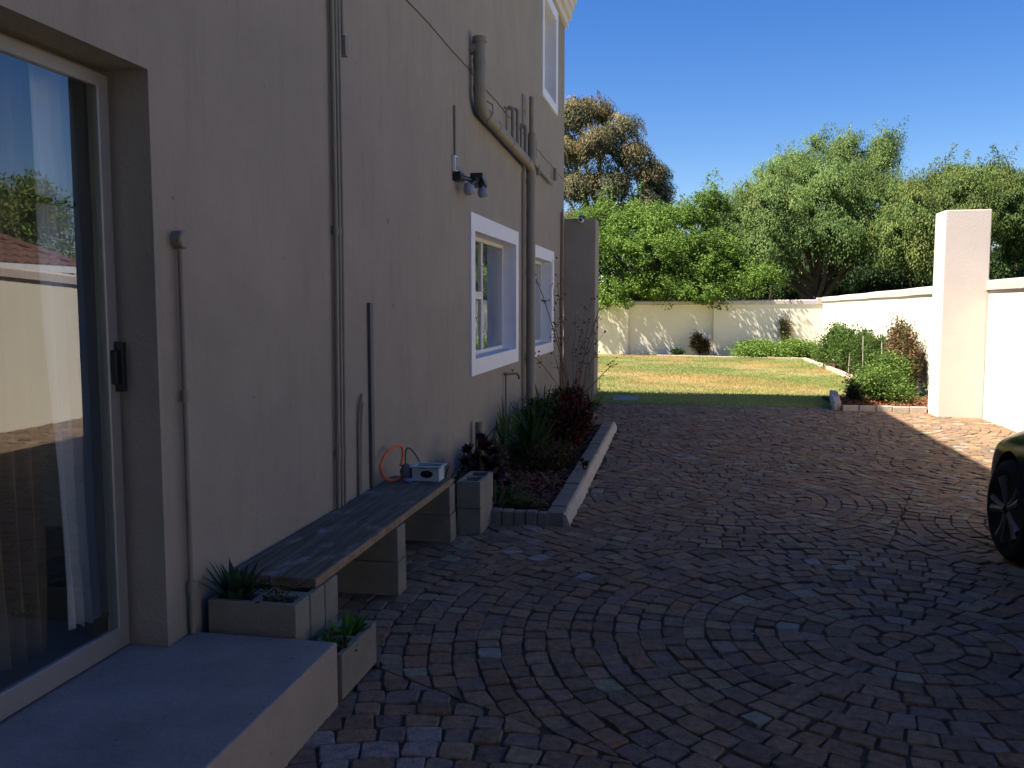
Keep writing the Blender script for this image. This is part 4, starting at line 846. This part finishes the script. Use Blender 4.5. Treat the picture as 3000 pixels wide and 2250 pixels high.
# ---------------------------------------------------------------- trees
def tree(name, label, base, trunk_h, lobes, nclump, per, leaf, cols, topcols=None, m=M_LEAF, bark=None, tr=.16, csize=.45, droop=0., thin=.45, inner=.55, group=None, yshift=0., gap=.55, gapcut=-.75, sprigs=0):
    """lobes: (x,y,z,rx,ry,rz) in world units"""
    bx, by = base; bark = bark or M_BARK; root = thing(name, label, 'tree', (bx, by, -.08), group)
    lobes = [(l[0], l[1] + yshift) + tuple(l[2:]) for l in lobes]; lob = np.array(lobes, float); vol = (lob[:, 3] * lob[:, 4] * lob[:, 5]) ** .67; w = vol / vol.sum()
    pick = RNG.choice(len(lob), nclump, p=w); d = unit(RNG.normal(size=(nclump, 3))); d[:, 2] = np.where(d[:, 2] < -.35, -d[:, 2] * .6, d[:, 2])
    rad = RNG.uniform(inner, 1.0, nclump) ** .7
    cc = lob[pick, :3] + d * rad[:, None] * lob[pick, 3:]
    n = nclump * per; ci = np.repeat(np.arange(nclump), per)
    cs = csize * RNG.uniform(.55, 1.35, nclump)
    dl = unit(RNG.normal(size=(n, 3))) * (RNG.uniform(.25, 1, n) ** .5)[:, None]
    dl[:, 2] *= .75; off = dl * cs[ci][:, None]
    if droop: off[:, 2] -= RNG.exponential(droop, n) * cs[ci]
    P = cc[ci] + off
    q3 = P / gap
    nz = np.sin(q3[:, 0] * 1.9 + 1.3 * np.sin(q3[:, 2] * 1.7)) * np.sin(q3[:, 1] * 2.1 + 1.1) + np.sin(q3[:, 2] * 2.3 + 1.4 * np.sin(q3[:, 0] * 1.5 + 2)) * .8 + .5 * np.sin(q3[:, 0] * 4.7 + q3[:, 2] * 3.9)
    kp = nz + RNG.normal(0, .25, n) > gapcut
    P, off, ci = P[kp], off[kp], ci[kp]; n = len(P)
    out = unit(unit(off) * .7 + d[ci] * .6 + RNG.normal(0, .35, (n, 3)))
    dirs = unit(out * .5 + RNG.normal(0, .5, (n, 3)) + np.array([0, 0, -1.3 if droop else -.15])); nr = unit(out + np.array([0, 0, .6]) + RNG.normal(0, .3, (n, 3)))
    cl = np.array(cols); ccol = cl[RNG.integers(0, len(cl), nclump)]
    if topcols is not None:
        tc = np.array(topcols)[RNG.integers(0, len(topcols), nclump)]; f = np.clip(d[:, 2] * .7 + RNG.normal(.1, .35, nclump), 0, 1)[:, None]; ccol = ccol * (1 - f) + tc * f
    ccol = ccol * RNG.uniform(.75, 1.5, (nclump, 1)); c = ccol[ci] * RNG.uniform(.8, 1.2, (n, 1))
    if sprigs:
        hi = np.argsort(-(cc[:, 2] + RNG.normal(0, .8, nclump)))[:sprigs * 2]; hi = RNG.choice(hi, sprigs, replace=False)
        for h_ in hi:
            ln = RNG.uniform(.35, .85); m_ = int(70 * ln); tt = RNG.uniform(0, 1, m_); dv = np.array([RNG.normal(.1, .3), RNG.normal(0, .2), 1.0])
            q_ = cc[h_] + dv * (tt * ln)[:, None] + RNG.normal(0, .10, (m_, 3)) * (1.3 - tt)[:, None]
            P = np.concatenate([P, q_]); c = np.concatenate([c, np.tile(ccol[h_], (m_, 1)) * RNG.uniform(.7, 1.3, (m_, 1))])
            dirs = np.concatenate([dirs, unit(RNG.normal(0, .6, (m_, 3)) + np.array([0, 0, -.2]))]); nr = np.concatenate([nr, unit(RNG.normal(size=(m_, 3)))])
        n = len(P)
    P = P - np.array([bx, by, -.08])
    leafmesh('crown', P.astype(np.float32), dirs, nr, leaf * RNG.uniform(.6, 1.35, n), leaf * thin * RNG.uniform(.7, 1.25, n), c, m, root)
    tb = MB(); top = Vector((lob[:, 0].mean() - bx, lob[:, 1].mean() - by, trunk_h))
    tb.tube(curve3([(0, 0, -.3), (top.x * .15 + random.uniform(-.1, .1), top.y * .2, trunk_h * .5), (top.x * .4, top.y * .5, trunk_h)], 8), [tr * (1 - .06 * i) for i in range(9)], 8)
    for (x, y, z, rx, ry, rz) in lobes:
        if z < 2.35: continue
        e = Vector((x - bx, y - by, z + rz * .4)); s_ = Vector((top.x * .4, top.y * .5, trunk_h * random.uniform(.6, .98)))
        tb.tube(curve3([s_, s_.lerp(e, .5) + Vector((random.uniform(-.2, .2), 0, -.1)), e], 8), [tr * .5 * (1 - .1 * i) for i in range(9)], 6)
    for q in cc[RNG.integers(0, nclump, 30)]:
        if q[2] < 2.6: continue
        k = random.randrange(len(lobes)); s_ = Vector((lobes[k][0] - bx, lobes[k][1] - by, lobes[k][2])); e = Vector(q) - Vector((bx, by, 0)); 
        if (e - s_).length < 4 * csize + 2: tb.tube([s_, s_.lerp(e, .5) + Vector((0, 0, -.08)), e], [tr * .2, tr * .12, .01], 5)
    tb.build('trunk', bark, root, smooth=True)
    return root
# bright green tree hanging over the back wall
LG = [(.11, .19, .03), (.085, .155, .026), (.14, .225, .04), (.07, .125, .024)]
tree('leafy_tree', 'bright green tree hanging over the back wall beside the grey pillar', (-1.2, 31.2), 1.6,
     [(-3.6, 30.8, 3.2, 1.3, 1.5, 1.3), (-2.2, 30.5, 3.0, 1.5, 1.6, 1.5), (-.9, 30.2, 3.1, 1.5, 1.6, 1.6), (.4, 30.3, 2.9, 1.4, 1.5, 1.3), (1.4, 30.6, 2.6, 1.0, 1.2, .85), (-1.6, 31, 4.1, 1.3, 1.3, .9), (-.1, 31, 4.3, 1.0, 1.2, .8), (-3.0, 31, 4.3, 1.0, 1, .7), (-2.9, 29.2, 2.0, 1.0, .7, .45), (-2.3, 28.85, 1.72, .55, .3, .3), (-.6, 29.3, 2.1, 1.5, .8, .42), (1.2, 29.3, 2.0, 1.3, .7, .38), (.7, 28.9, 1.75, .4, .3, .22), (2.1, 29.8, 2.3, .8, .8, .5), (-4.4, 30.5, 2.6, 1.3, 1.3, 1.6), (-3, 30, 1.9, 1.4, .8, .6), (0, 30, 1.9, 1.6, .8, .6), (.75, 31, 4.8, .45, .5, .85)],
     1000, 190, .078, LG, [(.15, .24, .045), (.12, .2, .035)], csize=.38, thin=.6, tr=.14, yshift=-.6, gap=.42, gapcut=-.7, sprigs=30)
# pepper tree
PG = [(.135, .215, .06), (.105, .175, .05), (.17, .245, .07), (.085, .145, .045), (.16, .205, .06)]
tree('pepper_tree', 'broad feathery grey green tree behind the middle of the wall', (5.2, 36.5), 2.6,
     [(2.4, 36, 4.6, 1.3, 1.6, 1.8), (3.6, 35.6, 5.3, 1.7, 1.8, 2.0), (5.3, 35.6, 5.6, 1.8, 1.8, 1.9), (6.9, 36, 5.2, 1.5, 1.8, 2.0), (4.2, 36.5, 6.9, .9, 1, .9), (5.9, 36.6, 7.3, .75, .9, 1.0), (7.2, 36.5, 7.0, .55, .8, 1.35), (3.0, 35, 3.9, 1.1, 1.2, .8), (5.0, 34.6, 4.3, 1.4, 1.3, .7), (6.6, 34.8, 4.2, .9, 1.1, .7), (5.0, 37, 8.0, .45, .5, .45), (2.0, 36, 6.0, .6, .8, .5), (3.1, 36, 6.8, .6, .8, .5), (1.6, 36, 4.6, .8, 1, 1.1), (1.5, 35.5, 3.4, .9, 1, .8), (7.9, 35.6, 4.6, 1.0, 1.2, 1.4), (4.6, 35.2, 4.6, 2.6, 1.2, 1.0), (1.2, 35.5, 5.2, .7, .9, .6), (8.1, 35.2, 5.8, .7, .9, .6), (7.4, 36.5, 7.7, .4, .6, .8)],
     1100, 260, .10, PG, csize=.50, droop=.5, thin=.32, tr=.22, inner=.55, gap=.5, gapcut=-.85, sprigs=34)
OG = [(.125, .175, .045), (.10, .145, .036), (.075, .125, .035), (.155, .19, .05)]
tree('pepper_tree', 'olive green tree directly above the sunlit pillar', (9.2, 34), 2.4,
     [(8.0, 33.4, 4.2, 1.4, 1.5, 1.8), (9.4, 33.4, 4.7, 1.5, 1.5, 1.7), (10.8, 33.6, 4.6, 1.2, 1.4, 1.6), (9.0, 34, 6.0, .7, .8, .7), (10.4, 34, 6.0, .8, .8, .6), (8.0, 33, 3.3, .7, .9, .7)],
     800, 230, .10, OG, csize=.46, droop=.45, thin=.34, tr=.18, inner=.5, gap=.5, gapcut=-.85, sprigs=26)
tree('dark_tree', 'dark green tree at the far right behind the wall', (13, 34), 2.0,
     [(12.2, 33.5, 3.6, 1.4, 1.4, 1.5), (13.8, 33.5, 3.4, 1.5, 1.4, 1.7), (12.5, 33, 2.3, 1.5, 1.1, .8), (15.3, 34, 3.5, 1.4, 1.4, 1.6)],
     560, 150, .11, [(.045, .085, .025), (.06, .105, .03), (.08, .13, .04)], csize=.42, thin=.55, tr=.16)
# gum tree
tree('gum_tree', 'tall gum tree with bronze tipped clumps behind the house corner', (-5.0, 56), 6.5,
     [(-6.8, 55, 13.3, .9, 1.1, .9), (-5.6, 55.4, 13.4, .7, 1, .75), (-4.0, 55, 12.4, .8, 1.1, .85), (-7.2, 55, 11.2, 1.0, 1.1, .9), (-5.4, 54.6, 11.3, 1.0, 1.2, 1.0), (-3.4, 55, 10.5, .9, 1.1, .9), (-2.2, 55.3, 9.7, .75, 1, .8), (-1.95, 55, 8.1, .8, 1.0, 1.1), (-6.5, 55, 8.9, 1.1, 1.2, .9), (-4.6, 54.6, 8.9, 1.0, 1.1, .9), (-3.2, 55, 7.2, .9, 1.1, .9), (-5.3, 55, 6.9, 1.0, 1.1, .8), (-7.2, 55, 6.6, 1.0, 1.1, .9), (-8.6, 56, 9.5, 1.2, 1.2, 1.2), (-8.6, 56, 12, 1.2, 1.2, 1.2)],
     400, 460, .165, [(.13, .125, .065), (.09, .10, .06), (.17, .13, .065), (.07, .085, .05)], [(.29, .205, .08), (.22, .175, .08), (.16, .165, .07)], csize=.80, droop=.35, thin=.36, tr=.30, bark=M_BARKP, inner=.4, gap=.8, gapcut=-.9, sprigs=10)
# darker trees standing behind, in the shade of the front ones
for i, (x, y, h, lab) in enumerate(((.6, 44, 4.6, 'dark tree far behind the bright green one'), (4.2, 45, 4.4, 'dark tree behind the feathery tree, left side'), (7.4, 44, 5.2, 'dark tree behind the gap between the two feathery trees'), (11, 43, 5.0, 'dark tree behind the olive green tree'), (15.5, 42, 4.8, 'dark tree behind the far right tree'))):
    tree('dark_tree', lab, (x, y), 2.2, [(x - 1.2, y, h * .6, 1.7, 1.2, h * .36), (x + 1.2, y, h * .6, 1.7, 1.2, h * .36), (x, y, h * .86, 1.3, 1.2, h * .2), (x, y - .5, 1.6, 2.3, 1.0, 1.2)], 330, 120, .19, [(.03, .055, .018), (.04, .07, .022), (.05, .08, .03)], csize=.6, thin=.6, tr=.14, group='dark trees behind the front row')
# saplings and trunks in the understory
for i in range(16):
    x = 2.6 + i * .72 + random.uniform(-.3, .3); y = 37.2 + random.uniform(-1.0, 1.4)
    mb = MB(); hh = random.uniform(3.2, 4.6); dx = random.uniform(-.8, .8)
    mb.tube([(x, y, -.1), (x + dx * .4, y, hh * .5), (x + dx, y, hh)], [.05, .04, .02], 6)
    o = mb.build('tree_trunk', M_BARK, loc=(x, y, 0), smooth=True); tag(o, 'thin dark trunk in the shade behind the boundary wall', 'trunk', 'thin trunks behind the boundary wall')
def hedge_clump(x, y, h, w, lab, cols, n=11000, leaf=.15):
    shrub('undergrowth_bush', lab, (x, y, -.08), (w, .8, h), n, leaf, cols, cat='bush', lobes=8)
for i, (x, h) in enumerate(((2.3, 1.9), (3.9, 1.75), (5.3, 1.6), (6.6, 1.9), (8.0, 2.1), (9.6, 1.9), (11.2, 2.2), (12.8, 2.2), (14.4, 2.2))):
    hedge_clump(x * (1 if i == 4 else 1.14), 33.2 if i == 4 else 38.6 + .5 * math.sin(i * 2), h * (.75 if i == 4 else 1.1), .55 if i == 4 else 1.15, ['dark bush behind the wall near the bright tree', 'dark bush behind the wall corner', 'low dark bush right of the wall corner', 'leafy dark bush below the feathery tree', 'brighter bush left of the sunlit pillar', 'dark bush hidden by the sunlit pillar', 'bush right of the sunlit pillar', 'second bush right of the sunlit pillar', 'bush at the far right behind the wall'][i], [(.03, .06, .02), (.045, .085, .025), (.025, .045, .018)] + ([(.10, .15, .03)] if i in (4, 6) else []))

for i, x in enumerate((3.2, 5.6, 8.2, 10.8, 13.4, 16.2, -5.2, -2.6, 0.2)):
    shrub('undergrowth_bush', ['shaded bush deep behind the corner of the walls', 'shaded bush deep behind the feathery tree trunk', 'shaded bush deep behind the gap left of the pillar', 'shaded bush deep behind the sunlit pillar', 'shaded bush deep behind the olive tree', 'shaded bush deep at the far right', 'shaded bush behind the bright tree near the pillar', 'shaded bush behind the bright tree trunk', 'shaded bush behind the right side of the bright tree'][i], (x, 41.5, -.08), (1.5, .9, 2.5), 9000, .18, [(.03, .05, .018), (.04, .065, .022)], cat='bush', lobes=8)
wpipe('cable', 'thin pale cable hanging where the sunlit pillar meets the wall', 'cable', [(4.139, 13.45, 1.97), (4.136, 13.44, 1.85), (4.14, 13.452, 1.6), (4.136, 13.445, 1.3), (4.139, 13.45, .9)], .005, M_COPE, n=6)
# ---------------------------------------------------------------- neighbour beyond the right wall (seen in the door glass)
nb = thing('neighbour_house', 'neighbouring house with red tiled hip roof beyond the right wall', 'house', (12.7, 8, 0))
def nbp(mb, nm, m, **k):
    o = mb.build(nm, m, **k); o.parent = nb; o.matrix_parent_inverse = Matrix.Translation((-12.7, -8, 0)); return o
b = MB(); b.box(9.1, 16.3, -6, 16.8, -.06, 2.4); nbp(b, 'wall', M_CREAM)
b = MB(); b.box(8.66, 8.74, -6.4, 17.24, 2.28, 2.42); b.box(8.741, 16.7, 17.16, 17.24, 2.28, 2.42); nbp(b, 'fascia', M_WHITE)
e = (8.7, 16.7, -6.4, 17.2, 2.42, 4.45)
b = MB(); x0, x1, Y0, Y1, z0, z1 = e; xm = (x0 + x1) / 2; dd = xm - x0
vs = [(x0, Y0, z0), (x1, Y0, z0), (x1, Y1, z0), (x0, Y1, z0), (xm, Y0 + dd, z1), (xm, Y1 - dd, z1)]
b.add(vs, [(0, 4, 5, 3), (1, 2, 5, 4), (0, 1, 4), (2, 3, 5)]); nbp(b, 'roof', M_TILE)
b = MB(); sl_ = (z1 - z0) / dd
for r_ in range(14):            # tile courses on the slope facing the yard
    u = r_ / 14 * dd; xx = x0 + u; zz = z0 + u * sl_ + .012
    ya, yb = Y0 + u, Y1 - u; nn = int((yb - ya) / .3)
    for k in range(nn):
        y = ya + (k + .5) * (yb - ya) / nn; w = (yb - ya) / nn
        b.add([(xx - .03, y - w / 2, zz - .006), (xx - .03, y, zz + .055), (xx - .03, y + w / 2, zz - .006), (xx + dd / 14, y - w / 2, zz + sl_ * dd / 14 - .004), (xx + dd / 14, y, zz + sl_ * dd / 14 + .03), (xx + dd / 14, y + w / 2, zz + sl_ * dd / 14 - .004)], [(0, 3, 4, 1), (1, 4, 5, 2), (0, 1, 2)])
o = nbp(b, 'roof_tiles', M_TILE); o['kind'] = 'stuff'
b = MB(); b.tube([(x0, Y1, z0 + .03), (xm, Y1 - dd, z1 + .05)], .09, 8); b.tube([(xm, Y1 - dd, z1 + .05), (xm, Y0 + dd, z1 + .05)], .09, 8); nbp(b, 'ridge', M_TILE, smooth=True)
for i, (x, y, h) in enumerate(((19.5, 22, 6.6), (19, 27.5, 6.2), (17, 32, 5.8), (20, 16, 7))):
    tree('garden_tree', ['green tree beyond the neighbour roof, nearest the ridge', 'green tree beyond the end of the neighbour roof', 'green tree behind the right wall past the neighbour', 'tall tree far behind the neighbour house'][i], (x, y), 2.5, [(x - 1, y - 1.5, h * .6, 2.0, 2.0, h * .33), (x + 1, y + 1.4, h * .6, 2.0, 2.0, h * .36), (x, y, h * .78, 1.6, 1.6, h * .22)], 160, 100, .17, OG, csize=.65, thin=.5, tr=.2)

# ---------------------------------------------------------------- car
car = thing('parked_car', 'dark green car with five spoke alloy wheels at the right edge', 'car', (2.84, 4.6, 0))
cxm = 2.84
def st_(y, hw, sill, belt, rw, top, zb=.17):
    return [(-.0, zb), (hw * .9, zb), (hw * .985, sill), (hw, .5), (hw * .975, belt - .05), (hw * .93, belt), (rw, top - .05), (rw * .8, top), (0, top + .012)]
stn = [(2.42, .50, .3, .62, .42, .66, .32), (2.50, .70, .28, .86, .60, .90, .28), (2.62, .80, .25, .92, .62, 1.12, .24), (2.9, .855, .24, .93, .62, 1.36, .2), (3.5, .87, .23, .92, .63, 1.46, .17), (4.3, .87, .23, .90, .63, 1.47, .17), (4.9, .87, .23, .89, .62, 1.36, .17), (5.35, .87, .23, .87, .66, 1.04, .17), (5.6, .87, .23, .83, .72, .93, .17), (5.95, .865, .23, .79, .70, .90, .17), (6.3, .83, .24, .73, .62, .85, .18), (6.5, .78, .25, .68, .55, .79, .2), (6.65, .69, .27, .62, .48, .70, .23), (6.75, .55, .3, .56, .4, .60, .28)]
mb = MB(); vs = []
for s_ in stn:
    pr = st_(*s_); full = [(-x, z) for x, z in pr[1:-1][::-1]]; loop = pr[:1] + pr[1:-1] + [pr[-1]] + full
    vs += [(cxm + x, s_[0], z) for x, z in loop]; kk = len(loop)
fs = [(i * kk + j, i * kk + (j + 1) % kk, (i + 1) * kk + (j + 1) % kk, (i + 1) * kk + j) for i in range(len(stn) - 1) for j in range(kk)]
mi = []
for i in range(len(stn) - 1):
    for j in range(kk):
        seg = j if j < 8 else 15 - j
        ya = (stn[i][0] + stn[i + 1][0]) / 2
        mi.append(1 if (seg == 5 and 2.95 < ya < 5.3) or (seg in (6, 7) and 4.9 < ya < 5.35) or (seg in (5, 6, 7) and 4.9 < ya < 5.2) else 0)
fs += [tuple(range(kk)), tuple((len(stn) - 1) * kk + j for j in range(kk))[::-1]]; mi += [0, 0]
mb.add(vs, fs); mb.mi = mi; body = mb.build('body', [M_CAR, M_CARG], smooth=False)
bm = bmesh.new(); bm.from_mesh(body.data); bmesh.ops.recalc_face_normals(bm, faces=bm.faces); bm.to_mesh(body.data); bm.free()
sb = body.modifiers.new('s', 'SUBSURF'); sb.levels = 2; sb.render_levels = 2
cutters = []
WY = [3.28, 5.93]
for wy in WY:
    for sgn in (-1, 1):
        c_ = MB(); c_.lathe([(.375, -.2), (.375, .2)], Matrix.Translation((cxm + sgn * .80, wy, .315)) @ Matrix.Rotation(R(90), 4, 'Y'), 32); co = c_.build('cut', M_BLACK); cutters.append(co)
        bo = body.modifiers.new('b', 'BOOLEAN'); bo.object = co; bo.operation = 'DIFFERENCE'; bo.solver = 'EXACT'
dg = bpy.context.evaluated_depsgraph_get(); me = bpy.data.meshes.new_from_object(body.evaluated_get(dg)); body.modifiers.clear(); body.data = me
me.polygons.foreach_set('use_smooth', [True] * len(me.polygons)); me.set_sharp_from_angle(angle=R(45))
for co in cutters: bpy.data.objects.remove(co)
def cp(o): o.parent = car; o.matrix_parent_inverse = Matrix.Translation((-2.84, -4.6, 0)); return o
cp(body)
for wy in WY:
    for sgn in (-1, 1):
        X = cxm + sgn * .755; Mx = Matrix.Translation((X, wy, .318)) @ Matrix.Rotation(R(90 * sgn), 4, 'Y') @ (Matrix.Rotation(R(3), 4, 'X') if wy > 5 else Matrix())
        b = MB(); b.lathe([(.215, -.1), (.29, -.105), (.312, -.085), (.318, -.05), (.318, .05), (.312, .085), (.29, .105), (.245, .108), (.215, .095)], Mx, 40)
        w = b.build('wheel', M_TYRE, smooth=True); cp(w)
        b = MB(); b.lathe([(.218, .09), (.226, .098), (.226, .085), (.21, .06), (.2, -.09), (.218, -.1)], Mx, 36)
        for k in range(5):
            for dlt in (-.16, .16):
                a = k * 2 * math.pi / 5 + .3; p0 = Mx @ Vector((.035 * math.cos(a), .035 * math.sin(a), .075)); p1 = Mx @ Vector((.216 * math.cos(a + dlt), .216 * math.sin(a + dlt), .088))
                dv = (p1 - p0); Mz = Matrix.Translation((p0 + p1) / 2) @ dv.to_track_quat('X', 'Z').to_matrix().to_4x4(); b.tube([p0, p0.lerp(p1, .5), p1], [.034, .026, .03], 8)
        b.lathe([(.055, .05), (.055, .085), (.04, .092), (.001, .094)], Mx, 20)
        r_ = b.build('rim', M_RIM, smooth=True); r_.parent = w
        b = MB(); b.lathe([(.001, .0), (.2, .0), (.2, .01), (.001, .01)], Mx, 24); d_ = b.build('brake_disc', M_TRUNK_D); d_.parent = w
for sgn in (-1, 1):
    b = MB(); b.sphere((cxm + sgn * .60, 6.56, .60), .1, 14, sc=(1.1, 1.15, .62)); cp(b.build('headlight', M_LAMP, smooth=True))
    b = MB(); b.sphere((cxm + sgn * .70, 2.60, .80), .1, 14, sc=(.7, .9, 1.2)); cp(b.build('tail_light', M_TAIL, smooth=True))
    b = MB(); b.sphere((cxm + sgn * .93, 5.0, .96), .08, 12, sc=(1.2, .7, .8)); cp(b.build('wing_mirror', M_CAR, smooth=True))
    b = MB(); b.box(cxm + sgn * .868, cxm + sgn * .885, 4.1, 4.24, .76, .785); cp(b.build('door_handle', M_CAR, bevel=.004))
b = MB(); b.box(cxm - .35, cxm + .35, 6.70, 6.765, .36, .46); cp(b.build('grille', M_BLACK, bevel=.01))
